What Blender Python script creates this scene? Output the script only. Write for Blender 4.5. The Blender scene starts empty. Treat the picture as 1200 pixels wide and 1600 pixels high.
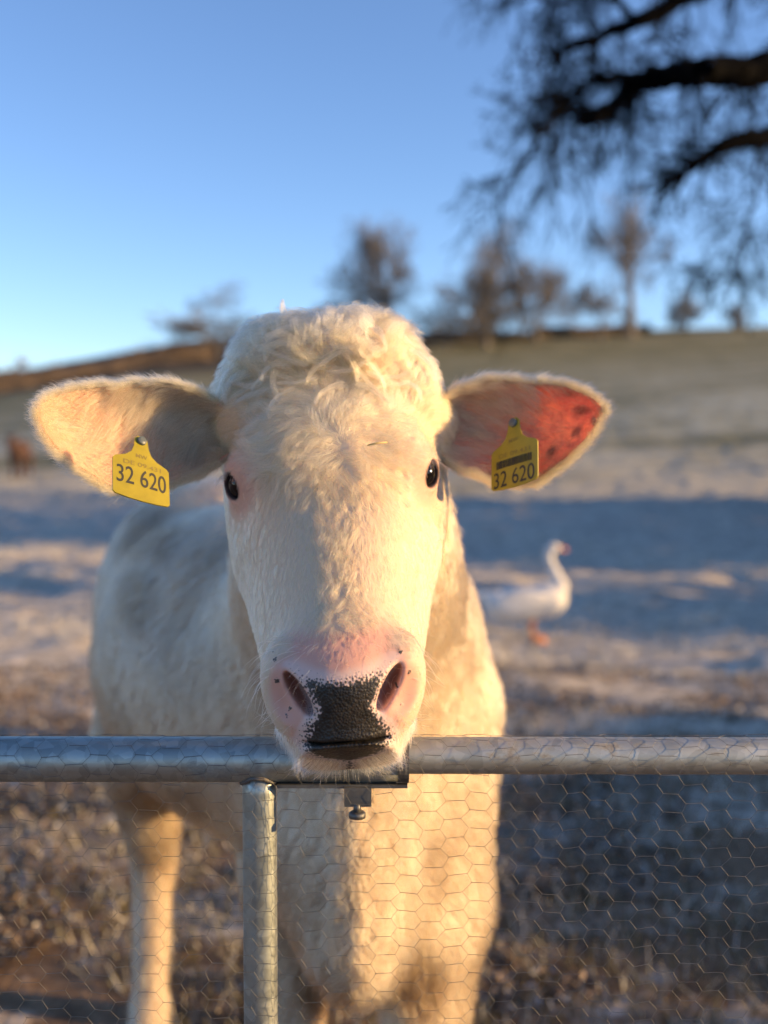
import bpy, math, random
import numpy as np
from mathutils import Vector, Matrix
from mathutils.kdtree import KDTree

# ------------------------------------------------------------------ camera, light, exposure
scene = bpy.context.scene
F = 1700.0                                   # focal length in photo pixels (photo is 1200 x 1600)
CAM_Z = 1.5
PITCH = math.atan(110.0 / F)                 # looking slightly down
cam_d = bpy.data.cameras.new('camera'); cam = bpy.data.objects.new('camera', cam_d)
scene.collection.objects.link(cam); scene.camera = cam
cam_d.sensor_fit = 'VERTICAL'; cam_d.sensor_height = 36.0; cam_d.lens = F / 1600 * 36
cam.location = (0, 0, CAM_Z); cam.rotation_euler = (math.pi / 2 - PITCH, 0, 0)
cam_d.clip_start = 0.05; cam_d.clip_end = 2000
cam_d.dof.use_dof = True; cam_d.dof.focus_distance = 1.14; cam_d.dof.aperture_fstop = 2.5; cam_d.dof.aperture_blades = 0

SUN_EL, SUN_AZ = math.radians(11), math.radians(9)     # azimuth: from +X towards the camera (-Y)
SUN = np.array([math.cos(SUN_EL) * math.cos(SUN_AZ), -math.cos(SUN_EL) * math.sin(SUN_AZ), math.sin(SUN_EL)])
world = bpy.data.worlds.new('World'); scene.world = world; world.use_nodes = True
wn = world.node_tree.nodes; wn.clear()
sky = wn.new('ShaderNodeTexSky'); sky.sky_type = 'NISHITA'; sky.sun_disc = False
sky.sun_elevation = SUN_EL
# Nishita: rotation 0 puts the sun on +Y, and it turns clockwise (towards +X)
sky.sun_rotation = math.atan2(SUN[0], SUN[1])
sky.altitude = 1400; sky.air_density = 1.0; sky.dust_density = 0.0; sky.ozone_density = 3.6
bg = wn.new('ShaderNodeBackground'); bg.inputs['Strength'].default_value = 0.15
wo = wn.new('ShaderNodeOutputWorld')
tintn = wn.new('ShaderNodeMix'); tintn.data_type = 'RGBA'; tintn.blend_type = 'MULTIPLY'; tintn.inputs[0].default_value = 1.0; tintn.inputs[7].default_value = (1.12, .98, .99, 1)
world.node_tree.links.new(sky.outputs[0], tintn.inputs[6]); world.node_tree.links.new(tintn.outputs[2], bg.inputs[0]); world.node_tree.links.new(bg.outputs[0], wo.inputs[0])
sun_d = bpy.data.lights.new('sun', 'SUN'); sun_d.energy = 5.0; sun_d.angle = math.radians(0.5); sun_d.color = (1.0, 0.635, 0.27)
sun = bpy.data.objects.new('sun', sun_d); scene.collection.objects.link(sun)
sun.rotation_euler = Vector(SUN).to_track_quat('Z', 'Y').to_euler()
scene.view_settings.view_transform = 'Standard'; scene.view_settings.look = 'None'
scene.view_settings.gamma = 1; scene.view_settings.exposure = 0.92
scene.cycles.use_denoising = True
scene.cycles.max_bounces = 10; scene.cycles.transmission_bounces = 8; scene.cycles.transparent_max_bounces = 12
scene.cycles_curves.shape = 'RIBBONS'; scene.cycles_curves.subdivisions = 2

CP, SP = math.cos(PITCH), math.sin(PITCH)
def W(px, py, d):
    """photo pixel + forward distance -> point of the place"""
    u, v = (px - 600) / F, (800 - py) / F
    D = np.array([u, CP + v * SP, -SP + v * CP])
    return np.array([0, 0, CAM_Z]) + D * (d / D[1])

rng = np.random.default_rng(7); random.seed(7)

# ------------------------------------------------------------------ helpers
def nrm(a): return a / np.maximum(np.linalg.norm(a, axis=-1, keepdims=True), 1e-9)
def _h(ix, iy, iz, seed):
    n = (ix * 374761393 + iy * 668265263 + iz * 2147483647 + seed * 1274126177) & 0xffffffff
    n = ((n ^ (n >> 13)) * 1274126177) & 0xffffffff
    return ((n ^ (n >> 16)) & 0xffff) / 65535.0
def noise(p, freq, seed=0):
    q = np.asarray(p, dtype=float) * freq; i = np.floor(q).astype(np.int64); f = q - i; f = f * f * (3 - 2 * f)
    r = 0
    for dx in (0, 1):
        for dy in (0, 1):
            for dz in (0, 1):
                w = (f[..., 0] if dx else 1 - f[..., 0]) * (f[..., 1] if dy else 1 - f[..., 1]) * (f[..., 2] if dz else 1 - f[..., 2])
                r = r + w * _h(i[..., 0] + dx, i[..., 1] + dy, i[..., 2] + dz, seed)
    return r * 2 - 1
def fbm(p, freq, seed=0, o=4):
    return sum(noise(p, freq * 2 ** k, seed + k) * 0.5 ** k for k in range(o))
def sstep(a, b, x):
    t = np.clip((x - a) / (b - a), 0, 1); return t * t * (3 - 2 * t)

def tagit(o, label=None, cat=None, group=None, kind=None):
    if label: o['label'] = label
    if cat: o['category'] = cat
    if group: o['group'] = group
    if kind: o['kind'] = kind
    return o
def empty(name, loc):
    o = bpy.data.objects.new(name, None); scene.collection.objects.link(o); o.location = Vector(loc); return o
def meshobj(name, verts, faces, mats, parent=None, origin=None, smooth=True, attrs=None, mat_idx=None):
    """one mesh object; verts in world coordinates, stored relative to the thing's origin. faces: array (n,4)/(n,3) or list of arrays"""
    verts = np.asarray(verts, dtype=np.float64)
    if origin is None: origin = np.array(parent.get('_o', (0, 0, 0))) if parent is not None else np.zeros(3)
    me = bpy.data.meshes.new(name)
    if isinstance(faces, np.ndarray): faces = [faces]
    faces = [np.asarray(f) for f in faces if len(f)]
    nl = sum(f.size for f in faces); nf = sum(len(f) for f in faces)
    me.vertices.add(len(verts)); me.loops.add(nl); me.polygons.add(nf)
    me.vertices.foreach_set('co', (verts - origin).astype(np.float32).ravel())
    me.loops.foreach_set('vertex_index', np.concatenate([f.ravel() for f in faces]).astype(np.int32))
    sizes = np.concatenate([np.full(len(f), f.shape[1]) for f in faces])
    me.polygons.foreach_set('loop_start', np.concatenate([[0], np.cumsum(sizes)[:-1]]).astype(np.int32))
    me.polygons.foreach_set('use_smooth', np.full(nf, smooth))
    if not isinstance(mats, (list, tuple)): mats = [mats]
    for m in mats: me.materials.append(m)
    if mat_idx is not None: me.polygons.foreach_set('material_index', mat_idx.astype(np.int32))
    me.update(calc_edges=True)
    if attrs:
        for k, a in attrs.items():
            if a.ndim == 1:
                at = me.attributes.new(k, 'FLOAT', 'POINT'); at.data.foreach_set('value', a.astype(np.float32))
            else:
                at = me.attributes.new(k, 'FLOAT_COLOR', 'POINT'); c = np.ones((len(a), 4), np.float32); c[:, :3] = a; at.data.foreach_set('color', c.ravel())
    o = bpy.data.objects.new(name, me); scene.collection.objects.link(o)
    if parent is not None: o.parent = parent
    else: o.location = Vector(origin)
    return o

class MB:
    def __init__(s): s.v = []; s.f = []; s.n = 0
    def add(s, v, f):
        s.v.append(np.asarray(v, float)); s.f += [tuple(int(i) + s.n for i in q) for q in f]; s.n += len(v)
    def tube(s, pts, radii, sides=6, cap=True):
        pts = np.asarray(pts, float); k = len(pts); radii = np.broadcast_to(np.asarray(radii, float), (k,))
        t = nrm(np.gradient(pts, axis=0)); ref = np.array([0, 0, 1.0])
        if abs(t[0] @ ref) > 0.9: ref = np.array([0, 1.0, 0])
        a = nrm(np.cross(t, ref)); b = np.cross(t, a)
        an = np.arange(sides) / sides * 2 * math.pi
        ring = pts[:, None] + radii[:, None, None] * (np.cos(an)[None, :, None] * a[:, None] + np.sin(an)[None, :, None] * b[:, None])
        f = []
        for i in range(k - 1):
            for j in range(sides):
                j2 = (j + 1) % sides
                f.append((i * sides + j, i * sides + j2, (i + 1) * sides + j2, (i + 1) * sides + j))
        if cap: f.append(tuple(range(sides))[::-1]); f.append(tuple((k - 1) * sides + j for j in range(sides)))
        s.add(ring.reshape(-1, 3), f)
    def box(s, c, size, R=None, bevel=0):
        c = np.asarray(c, float); h = np.asarray(size, float) / 2
        v = np.array([[x, y, z] for x in (-1, 1) for y in (-1, 1) for z in (-1, 1)], float) * h
        if R is not None: v = v @ np.asarray(R).T
        s.add(v + c, [(0, 1, 3, 2), (4, 6, 7, 5), (0, 4, 5, 1), (2, 3, 7, 6), (0, 2, 6, 4), (1, 5, 7, 3)])
    def build(s, name, mat, parent=None, origin=None, smooth=False):
        g = {}
        for q in s.f: g.setdefault(len(q), []).append(q)
        return meshobj(name, np.concatenate(s.v), [np.array(x) for x in g.values()], mat, parent, origin, smooth)

# signed distance pieces
def ell(p, c, r, R=None):
    q = p - np.asarray(c)
    if R is not None: q = q @ np.asarray(R)
    r = np.asarray(r); k = np.linalg.norm(q / r, axis=-1); k2 = np.linalg.norm(q / (r * r), axis=-1)
    return k * (k - 1) / np.maximum(k2, 1e-6)
def cone(p, a, b, ra, rb):
    a = np.asarray(a, float); b = np.asarray(b, float); ba = b - a
    t = np.clip(((p - a) @ ba) / (ba @ ba), 0, 1)
    return np.linalg.norm(p - a - t[..., None] * ba, axis=-1) - (ra + (rb - ra) * t)
def smin(a, b, k):
    h = np.clip(0.5 + 0.5 * (b - a) / k, 0, 1); return b + (a - b) * h - k * h * (1 - h)
def smax(a, b, k): return -smin(-a, -b, k)

def surface_nets(fn, lo, hi, h, chunk=24):
    lo = np.asarray(lo, float); hi = np.asarray(hi, float); n = np.ceil((hi - lo) / h).astype(int) + 1
    xs, ys, zs = [lo[i] + h * np.arange(n[i]) for i in range(3)]
    f = np.empty(tuple(n), np.float32)
    for i in range(0, n[0], chunk):
        g = np.stack(np.meshgrid(xs[i:i + chunk], ys, zs, indexing='ij'), -1); f[i:i + chunk] = fn(g)
    s = f < 0
    c = np.zeros(tuple(n - 1), np.int8)
    for dx in (0, 1):
        for dy in (0, 1):
            for dz in (0, 1): c += s[dx:n[0] - 1 + dx, dy:n[1] - 1 + dy, dz:n[2] - 1 + dz]
    act = (c > 0) & (c < 8); ids = -np.ones(act.shape, np.int64); I = np.argwhere(act); ids[act] = np.arange(len(I))
    acc = np.zeros((len(I), 3)); cnt = np.zeros(len(I))
    for ax in range(3):
        o1, o2 = [a for a in range(3) if a != ax]
        for u in (0, 1):
            for v in (0, 1):
                A = I.copy(); A[:, o1] += u; A[:, o2] += v; B = A.copy(); B[:, ax] += 1
                fa = f[A[:, 0], A[:, 1], A[:, 2]]; fb = f[B[:, 0], B[:, 1], B[:, 2]]; m = (fa < 0) != (fb < 0)
                t = np.where(m, fa / np.where(m, fa - fb, 1), 0); P = A.astype(float); P[:, ax] += t
                acc[m] += P[m]; cnt[m] += 1
    V = lo + h * acc / cnt[:, None]; Q = []
    for ax in range(3):
        o1, o2 = (ax + 1) % 3, (ax + 2) % 3
        sl = [slice(1, n[k] - 1) for k in range(3)]; sl[ax] = slice(0, n[ax] - 1); sl2 = list(sl); sl2[ax] = slice(1, n[ax])
        a, b = s[tuple(sl)], s[tuple(sl2)]; m = a != b; E = np.argwhere(m); off = np.ones(3, int); off[ax] = 0; E = E + off
        def cell(d1, d2):
            C = E.copy(); C[:, o1] -= d1; C[:, o2] -= d2; return ids[C[:, 0], C[:, 1], C[:, 2]]
        q = np.stack([cell(1, 1), cell(0, 1), cell(0, 0), cell(1, 0)], 1); fl = ~a[m]; q[fl] = q[fl][:, ::-1]; Q.append(q)
    Q = np.concatenate(Q); Q = Q[(Q >= 0).all(1)]
    return V, Q
def vnormals(V, Q):
    n = np.cross(V[Q[:, 2]] - V[Q[:, 0]], V[Q[:, 3 if Q.shape[1] > 3 else 1]] - V[Q[:, 1 if Q.shape[1] > 3 else 0]])
    N = np.zeros_like(V)
    for k in range(Q.shape[1]): np.add.at(N, Q[:, k], n)
    return nrm(N)

# ------------------------------------------------------------------ materials
def mat(name):
    m = bpy.data.materials.new(name); m.use_nodes = True; nt = m.node_tree; nt.nodes.clear()
    out = nt.nodes.new('ShaderNodeOutputMaterial'); return m, nt, out
def N(nt, t, **k):
    n = nt.nodes.new('ShaderNode' + t)
    for a, b in k.items():
        if a.startswith('i_'): n.inputs[a[2:].replace('_', ' ')].default_value = b
        else: setattr(n, a, b)
    return n
def ramp(nt, stops, fac):
    r = nt.nodes.new('ShaderNodeValToRGB'); e = r.color_ramp.elements
    while len(e) < len(stops): e.new(0.5)
    for x, (p, c) in zip(e, stops): x.position = p; x.color = (*c, 1) if len(c) == 3 else c
    nt.links.new(fac, r.inputs[0]); return r.outputs[0]
def mix(nt, f, a, b):
    m = nt.nodes.new('ShaderNodeMix'); m.data_type = 'RGBA'
    for k, x in ((0, f), (6, a), (7, b)):
        if isinstance(x, (int, float)): m.inputs[k].default_value = x
        elif isinstance(x, tuple): m.inputs[k].default_value = (*x, 1)
        else: nt.links.new(x, m.inputs[k])
    return m.outputs[2]
def mth(nt, op, a, b=0.0, c=0.0, clamp=False):
    m = nt.nodes.new('ShaderNodeMath'); m.operation = op; m.use_clamp = clamp
    for k, x in enumerate((a, b, c)):
        if isinstance(x, (int, float)): m.inputs[k].default_value = x
        else: nt.links.new(x, m.inputs[k])
    return m.outputs[0]
def attr(nt, name, out='Fac'):
    a = nt.nodes.new('ShaderNodeAttribute'); a.attribute_name = name; return a.outputs[out]
def noise_tex(nt, scale, detail=4, rough=0.55, vec=None, coord='Object', stretch=None):
    if vec is None:
        vec = nt.nodes.new('ShaderNodeTexCoord').outputs[coord]
    if stretch:
        mp = nt.nodes.new('ShaderNodeMapping'); mp.inputs['Scale'].default_value = stretch; nt.links.new(vec, mp.inputs[0]); vec = mp.outputs[0]
    n = nt.nodes.new('ShaderNodeTexNoise'); n.inputs['Scale'].default_value = scale; n.inputs['Detail'].default_value = detail; n.inputs['Roughness'].default_value = rough
    nt.links.new(vec, n.inputs['Vector']); return n.outputs[0]
def simple(name, col, rough=0.6, metal=0.0, var=0.0, vscale=20, bump=0.0):
    m, nt, out = mat(name); b = N(nt, 'BsdfPrincipled'); b.inputs['Roughness'].default_value = rough; b.inputs['Metallic'].default_value = metal
    if var:
        n = noise_tex(nt, vscale, 6)
        c = ramp(nt, [(0.3, tuple(x * (1 - var) for x in col)), (0.7, tuple(min(1, x * (1 + var)) for x in col))], n); nt.links.new(c, b.inputs['Base Color'])
        if bump:
            bp = N(nt, 'Bump'); bp.inputs['Strength'].default_value = bump; bp.inputs['Distance'].default_value = 0.002; nt.links.new(n, bp.inputs['Height']); nt.links.new(bp.outputs[0], b.inputs['Normal'])
    else: b.inputs['Base Color'].default_value = (*col, 1)
    nt.links.new(b.outputs[0], out.inputs[0]); return m

def hide_material():
    """skin of the cow: cream hide, pink bare skin, black pebbled nose with speckles"""
    m, nt, out = mat('cow_hide'); b = N(nt, 'BsdfPrincipled'); L = nt.links.new
    tc = N(nt, 'TexCoord').outputs['Object']
    tint = attr(nt, 'tint', 'Color')
    vo = nt.nodes.new('ShaderNodeTexVoronoi'); vo.inputs['Scale'].default_value = 380; vo.inputs['Randomness'].default_value = 0.95; L(tc, vo.inputs['Vector'])
    pig = attr(nt, 'pigment')
    thr = mth(nt, 'MULTIPLY', pig, 1.15)
    dark = mth(nt, 'MULTIPLY_ADD', mth(nt, 'SUBTRACT', thr, vo.outputs['Distance']), 7.0, 0.0, clamp=True)
    nz = noise_tex(nt, 55, 4, vec=tc)
    dcol = ramp(nt, [(0.35, (0.010, 0.009, 0.008)), (0.75, (0.040, 0.034, 0.028))], nz)
    edge = mix(nt, mth(nt, 'MULTIPLY', pig, 1.2, clamp=True), (0.10, 0.105, 0.115), dcol)
    col = mix(nt, dark, tint, edge)
    L(col, b.inputs['Base Color'])
    L(mth(nt, 'MULTIPLY_ADD', dark, -0.08, 0.50), b.inputs['Roughness'])
    b.inputs['Subsurface Weight'].default_value = 0.25; b.inputs['Subsurface Radius'].default_value = (1.0, 0.35, 0.2); b.inputs['Subsurface Scale'].default_value = 0.006
    L(mth(nt, 'MULTIPLY_ADD', attr(nt, 'wet'), 0.35, 0.12), b.inputs['Specular IOR Level'])
    v2 = nt.nodes.new('ShaderNodeTexVoronoi'); v2.feature = 'SMOOTH_F1'; v2.inputs['Scale'].default_value = 400; v2.inputs['Smoothness'].default_value = 0.4; L(tc, v2.inputs['Vector'])
    hgt = mth(nt, 'MULTIPLY', mth(nt, 'SUBTRACT', 1.0, v2.outputs['Distance']), attr(nt, 'wet'))
    bp = N(nt, 'Bump'); bp.inputs['Strength'].default_value = 0.5; bp.inputs['Distance'].default_value = 0.0016; L(hgt, bp.inputs['Height']); L(bp.outputs[0], b.inputs['Normal'])
    L(b.outputs[0], out.inputs[0]); return m

def ear_material():
    """thin ear skin: light from behind glows red through it"""
    m, nt, out = mat('cow_ear_skin'); L = nt.links.new; b = N(nt, 'BsdfPrincipled'); L(attr(nt, 'tint', 'Color'), b.inputs['Base Color']); b.inputs['Roughness'].default_value = 0.55
    n = noise_tex(nt, 22, 4); n2 = noise_tex(nt, 60, 5)
    t = N(nt, 'BsdfTranslucent'); veins = mix(nt, mth(nt, 'MULTIPLY', mth(nt, 'MULTIPLY_ADD', mth(nt, 'ABSOLUTE', mth(nt, 'SUBTRACT', n2, 0.5)), -22.0, 1.0, clamp=True), 0.45), ramp(nt, [(0.34, (0.75, 0.24, 0.14)), (0.6, (1.0, 0.50, 0.32))], n), (0.45, 0.05, 0.03))
    sp = ramp(nt, [(0.62, (1, 1, 1)), (0.68, (0.25, 0.2, 0.2))], noise_tex(nt, 30, 1)); mm = nt.nodes.new('ShaderNodeMix'); mm.data_type = 'RGBA'; mm.blend_type = 'MULTIPLY'; mm.inputs[0].default_value = 0.8
    L(veins, mm.inputs[6]); L(sp, mm.inputs[7]); m2 = nt.nodes.new('ShaderNodeMix'); m2.data_type = 'RGBA'; m2.blend_type = 'MULTIPLY'; m2.inputs[0].default_value = 1.0; L(mm.outputs[2], m2.inputs[6])
    gn = N(nt, 'VectorMath'); gn.operation = 'MULTIPLY'; L(attr(nt, 'tint', 'Color'), gn.inputs[0]); gn.inputs[1].default_value = (1.38, 2.3, 2.9); L(gn.outputs[0], m2.inputs[7]); L(m2.outputs[2], t.inputs[0])
    ms = N(nt, 'MixShader'); L(attr(nt, 'thin'), ms.inputs[0]); L(b.outputs[0], ms.inputs[1]); L(t.outputs[0], ms.inputs[2]); L(ms.outputs[0], out.inputs[0]); return m

def fur_material(name, transl=0.28, rough=0.75):
    m, nt, out = mat(name); L = nt.links.new
    c = attr(nt, 'tint', 'Color')
    h = N(nt, 'BsdfHairPrincipled'); h.parametrization = 'COLOR'; L(c, h.inputs['Color']); h.inputs['Roughness'].default_value = 0.42; h.inputs['Radial Roughness'].default_value = 0.6
    L(h.outputs[0], out.inputs[0]); return m

M_hide = hide_material(); M_ear = ear_material(); M_fur = fur_material('cow_fur')
M_eye = simple('eye_ball', (0.006, 0.005, 0.006), 0.06)
M_lid = simple('eyelid', (0.05, 0.035, 0.035), 0.4)
M_hoof = simple('hoof', (0.06, 0.05, 0.04), 0.6, var=0.3)

def galv(name, lo, hi, rough=0.38, dirt=0.5):
    m, nt, out = mat(name); L = nt.links.new; b = N(nt, 'BsdfPrincipled'); b.inputs['Metallic'].default_value = 0.85
    sp = nt.nodes.new('ShaderNodeTexVoronoi'); sp.inputs['Scale'].default_value = 90; tc = N(nt, 'TexCoord').outputs['Object']; L(tc, sp.inputs['Vector'])
    sg = N(nt, 'SeparateColor'); L(sp.outputs['Color'], sg.inputs[0])
    n = noise_tex(nt, 14, 7, 0.7, vec=tc); n2 = noise_tex(nt, 70, 5, 0.7, vec=tc, stretch=(0.4, 1, 1))
    base = mix(nt, mth(nt, 'MULTIPLY_ADD', sg.outputs[0], 0.6, 0.2), lo, hi)
    dm = mth(nt, 'MULTIPLY', mth(nt, 'MULTIPLY_ADD', mth(nt, 'ADD', n, mth(nt, 'MULTIPLY', n2, 0.6)), 6.0, -5.1, clamp=True), dirt)
    c = mix(nt, dm, base, (0.15, 0.11, 0.085)); L(c, b.inputs['Base Color'])
    L(mth(nt, 'MULTIPLY_ADD', dm, 0.4, mth(nt, 'MULTIPLY_ADD', n2, 0.35, rough - 0.1)), b.inputs['Roughness'])
    L(mth(nt, 'MULTIPLY_ADD', dm, -0.8, 0.85), b.inputs['Metallic'])
    bp = N(nt, 'Bump'); bp.inputs['Strength'].default_value = 0.35; bp.inputs['Distance'].default_value = 0.001; L(n2, bp.inputs['Height']); L(bp.outputs[0], b.inputs['Normal'])
    L(b.outputs[0], out.inputs[0]); return m
M_galv = galv('galvanised_tube', (0.28, 0.31, 0.30), (0.50, 0.55, 0.53))
M_galv2 = galv('galvanised_extension_tube', (0.34, 0.35, 0.32), (0.56, 0.57, 0.53), 0.5, 0.7)
M_bracket = galv('dark_bracket_steel', (0.12, 0.12, 0.12), (0.22, 0.22, 0.21), 0.5, 0.8)
M_wire = simple('netting_wire', (0.16, 0.155, 0.145), 0.5, 0.5, var=0.3, vscale=60)

# ------------------------------------------------------------------ terrain
CX = np.array([-400, -90, -35, -19, -6, 6, 35, 90, 400.]); CH = np.array([2., 5.0, 8.0, 10.9, 11.4, 11.4, 12.2, 13.5, 15.])
def crest(x): return np.interp(x, CX, CH)
def terrain(x, y):
    x = np.asarray(x, float); y = np.asarray(y, float)
    q = np.stack([x, y, 0 * x], -1)
    xs = x * 100 / np.maximum(y, 30)
    H = crest(xs + 3 * noise(q, 0.03, 5)); t = np.clip((y - 30) / 72, 0, 3)
    up = H * t ** 1.25; over = np.clip(t - 1, 0, 3)
    h = np.where(t < 1, up, H * (1 - 0.35 * over ** 1.2 - .15 * over))
    near = np.clip(y / 6, 0, 1)
    rough = (0.045 * fbm(q, 1.5, 11, 3) * sstep(4., 9., y) + .06 * noise(q * np.array([.5, 1, 1]), .45, 17) * sstep(14, 30, y) + 0.022 * fbm(q, 0.9, 19, 4)) * (0.35 + near) + 0.09 * noise(q, 0.22, 3) * near
    return h + rough * np.clip(1.4 - y / 60, 0.2, 1) 

def ground_material():
    m, nt, out = mat('frosted_pasture'); L = nt.links.new; b = N(nt, 'BsdfPrincipled'); b.inputs['Roughness'].default_value = 0.9; b.inputs['Specular IOR Level'].default_value = 0.15
    tc = N(nt, 'TexCoord').outputs['Object']; sx = N(nt, 'SeparateXYZ'); L(tc, sx.inputs[0]); X, Y = sx.outputs[0], sx.outputs[1]
    n_big = noise_tex(nt, 0.35, 5, 0.6, vec=tc); n_mid = noise_tex(nt, 1.6, 6, 0.65, vec=tc, stretch=(0.7, 1.3, 1)); n_f = noise_tex(nt, 9, 6, 0.7, vec=tc); n_x = noise_tex(nt, 38, 4, 0.7, vec=tc)
    mud = ramp(nt, [(0.3, (0.07, 0.045, 0.028)), (0.5, (0.20, 0.13, 0.08)), (0.62, (0.34, 0.225, 0.14)), (0.75, (0.22, 0.15, 0.095))], n_f)
    leaf = ramp(nt, [(0.35, (0.09, 0.058, 0.035)), (0.55, (0.28, 0.18, 0.105)), (0.7, (0.46, 0.33, 0.21))], n_x)
    soil = mix(nt, 0.5, mud, leaf)
    green = ramp(nt, [(0.35, (0.030, 0.035, 0.014)), (0.65, (0.075, 0.070, 0.032))], n_x)
    soil = mix(nt, mth(nt, 'MULTIPLY_ADD', mth(nt, 'ADD', n_mid, mth(nt, 'MULTIPLY', X, 0.06)), 6.0, -3.7, clamp=True), soil, green)
    frost = ramp(nt, [(0.3, (0.26, 0.22, 0.17)), (0.5, (0.54, 0.49, 0.41)), (0.68, (0.86, 0.79, 0.69))], n_f)
    # frost cover grows with distance from the trampled ground at the gate
    cover = mth(nt, 'ADD', mth(nt, 'MULTIPLY_ADD', Y, 0.33, -1.15), mth(nt, 'MULTIPLY', mth(nt, 'SUBTRACT', n_mid, 0.5), 6.2), clamp=False)
    cover = mth(nt, 'ADD', cover, mth(nt, 'MULTIPLY', mth(nt, 'SUBTRACT', n_f, 0.5), 2.2))
    cover = mth(nt, 'MINIMUM', mth(nt, 'MAXIMUM', cover, 0.0), 0.92)
    near = mix(nt, cover, soil, frost)
    far_g = ramp(nt, [(0.35, (0.16, 0.15, 0.075)), (0.65, (0.25, 0.23, 0.13))], n_big)
    far_f = mix(nt, mth(nt, 'MULTIPLY_ADD', n_mid, 3.4, -1.1, clamp=True), far_g, (0.38, 0.41, 0.37))
    c = mix(nt, mth(nt, 'MULTIPLY_ADD', Y, 1 / 26.0, -22 / 26.0, clamp=True), near, far_f)
    cmb = N(nt, 'CombineXYZ'); L(mth(nt, 'MULTIPLY', X, 0.045), cmb.inputs[0]); L(mth(nt, 'MULTIPLY', mth(nt, 'MULTIPLY_ADD', X, -0.42, Y), 0.15), cmb.inputs[1]); band = noise_tex(nt, 1.0, 6, 0.62, vec=cmb.outputs[0]); c = mix(nt, mth(nt, 'MULTIPLY', mth(nt, 'MULTIPLY_ADD', band, 7.0, -3.4, clamp=True), mth(nt, 'MULTIPLY_ADD', Y, 1 / 12.0, -24 / 12.0, clamp=True)), c, (0.13, 0.135, 0.085))
    hi = mth(nt, 'MULTIPLY_ADD', mth(nt, 'ADD', Y, mth(nt, 'MULTIPLY', X, -0.35)), 1 / 26.0, -50 / 26.0, clamp=True)
    c = mix(nt, mth(nt, 'MULTIPLY', hi, 0.9), c, far_g)
    # brown moorland along the left part of the crest
    moor = mth(nt, 'MULTIPLY', mth(nt, 'MULTIPLY_ADD', mth(nt, 'ADD', Y, mth(nt, 'MULTIPLY', n_big, 12.0)), 1 / 5.0, -79 / 5.0, clamp=True), mth(nt, 'MULTIPLY_ADD', X, -0.08, 0.1, clamp=True))
    c = mix(nt, moor, c, (0.085, 0.070, 0.050))
    L(c, b.inputs['Base Color'])
    bp = N(nt, 'Bump'); bp.inputs['Strength'].default_value = 0.8; bp.inputs['Distance'].default_value = 0.06; L(mth(nt, 'ADD', n_f, mth(nt, 'MULTIPLY', n_x, 0.4)), bp.inputs['Height']); L(bp.outputs[0], b.inputs['Normal'])
    L(b.outputs[0], out.inputs[0]); return m
M_ground = ground_material()
def axis(a):  # denser near the gate
    out = []
    for lo, hi, n in a: out += list(np.linspace(lo, hi, n, endpoint=False))
    return np.array(out + [a[-1][1]])
gx = axis([(-400, -60, 20), (-60, -20, 60), (-20, -7, 150), (-7, 7, 240), (7, 20, 150), (20, 60, 60), (60, 400, 20)]); gy = axis([(-60, 1, 30), (1, 18, 280), (18, 50, 260), (50, 130, 200), (130, 500, 24)])
G = np.stack(np.meshgrid(gx, gy, indexing='ij'), -1); Z = terrain(G[..., 0], G[..., 1])
gv = np.concatenate([G, Z[..., None]], -1).reshape(-1, 3); nx, ny = len(gx), len(gy)
ii, jj = np.meshgrid(np.arange(nx - 1), np.arange(ny - 1), indexing='ij'); a = (ii * ny + jj).ravel()
ground = meshobj('ground', gv, np.stack([a, a + ny, a + ny + 1, a + 1], 1), M_ground)
tagit(ground, kind='structure')
def gz(x, y): return float(terrain(np.array([x]), np.array([y]))[0])

# ------------------------------------------------------------------ the white cow
E = W(519, 750, 1.25)                                  # point midway between the eyes
yaw, roll = math.radians(2.3), math.radians(3.5)
Rz = np.array([[math.cos(yaw), -math.sin(yaw), 0], [math.sin(yaw), math.cos(yaw), 0], [0, 0, 1]])
Ry = np.array([[math.cos(roll), 0, -math.sin(roll)], [0, 1, 0], [math.sin(roll), 0, math.cos(roll)]])
RH = Rz @ Ry
def toL(p): return (p - E) @ RH
def toW(q): return np.asarray(q) @ RH.T + E
AX = nrm(np.array([0, -.55, -.835])); VX = np.array([0, AX[2], -AX[1]]); P0 = np.array([0, -.062, 0])   # AX down the face, VX out of the face
VX = VX if VX[1] < 0 else -VX
S_ = np.array([-.245, -.205, -.16, -.09, -.03, 0.03, .08, .13, .18, .24, .29, .335])
W_ = np.array([.066, .101, .116, .120, .121, .118, .107, .095, .084, .071, .052, .030])
VF = np.array([-.050, -.026, -.008, 0.004, 0.002, 0, -.001, -.002, -.003, -.004, -.010, -.035])
VB = np.array([-.12, -.17, -.20, -.22, -.225, -.22, -.20, -.165, -.135, -.108, -.095, -.080])
TP = np.array([.0, .0, .02, .04, .08, .16, .24, .28, .28, .20, .10, .0])
rotY = lambda t: np.array([[math.cos(t), 0, math.sin(t)], [0, 1, 0], [-math.sin(t), 0, math.cos(t)]])
NOSTRIL = []
EYES = [np.array([-.1105, -.0005, .001]), np.array([.1105, -.0005, .001])]
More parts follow.
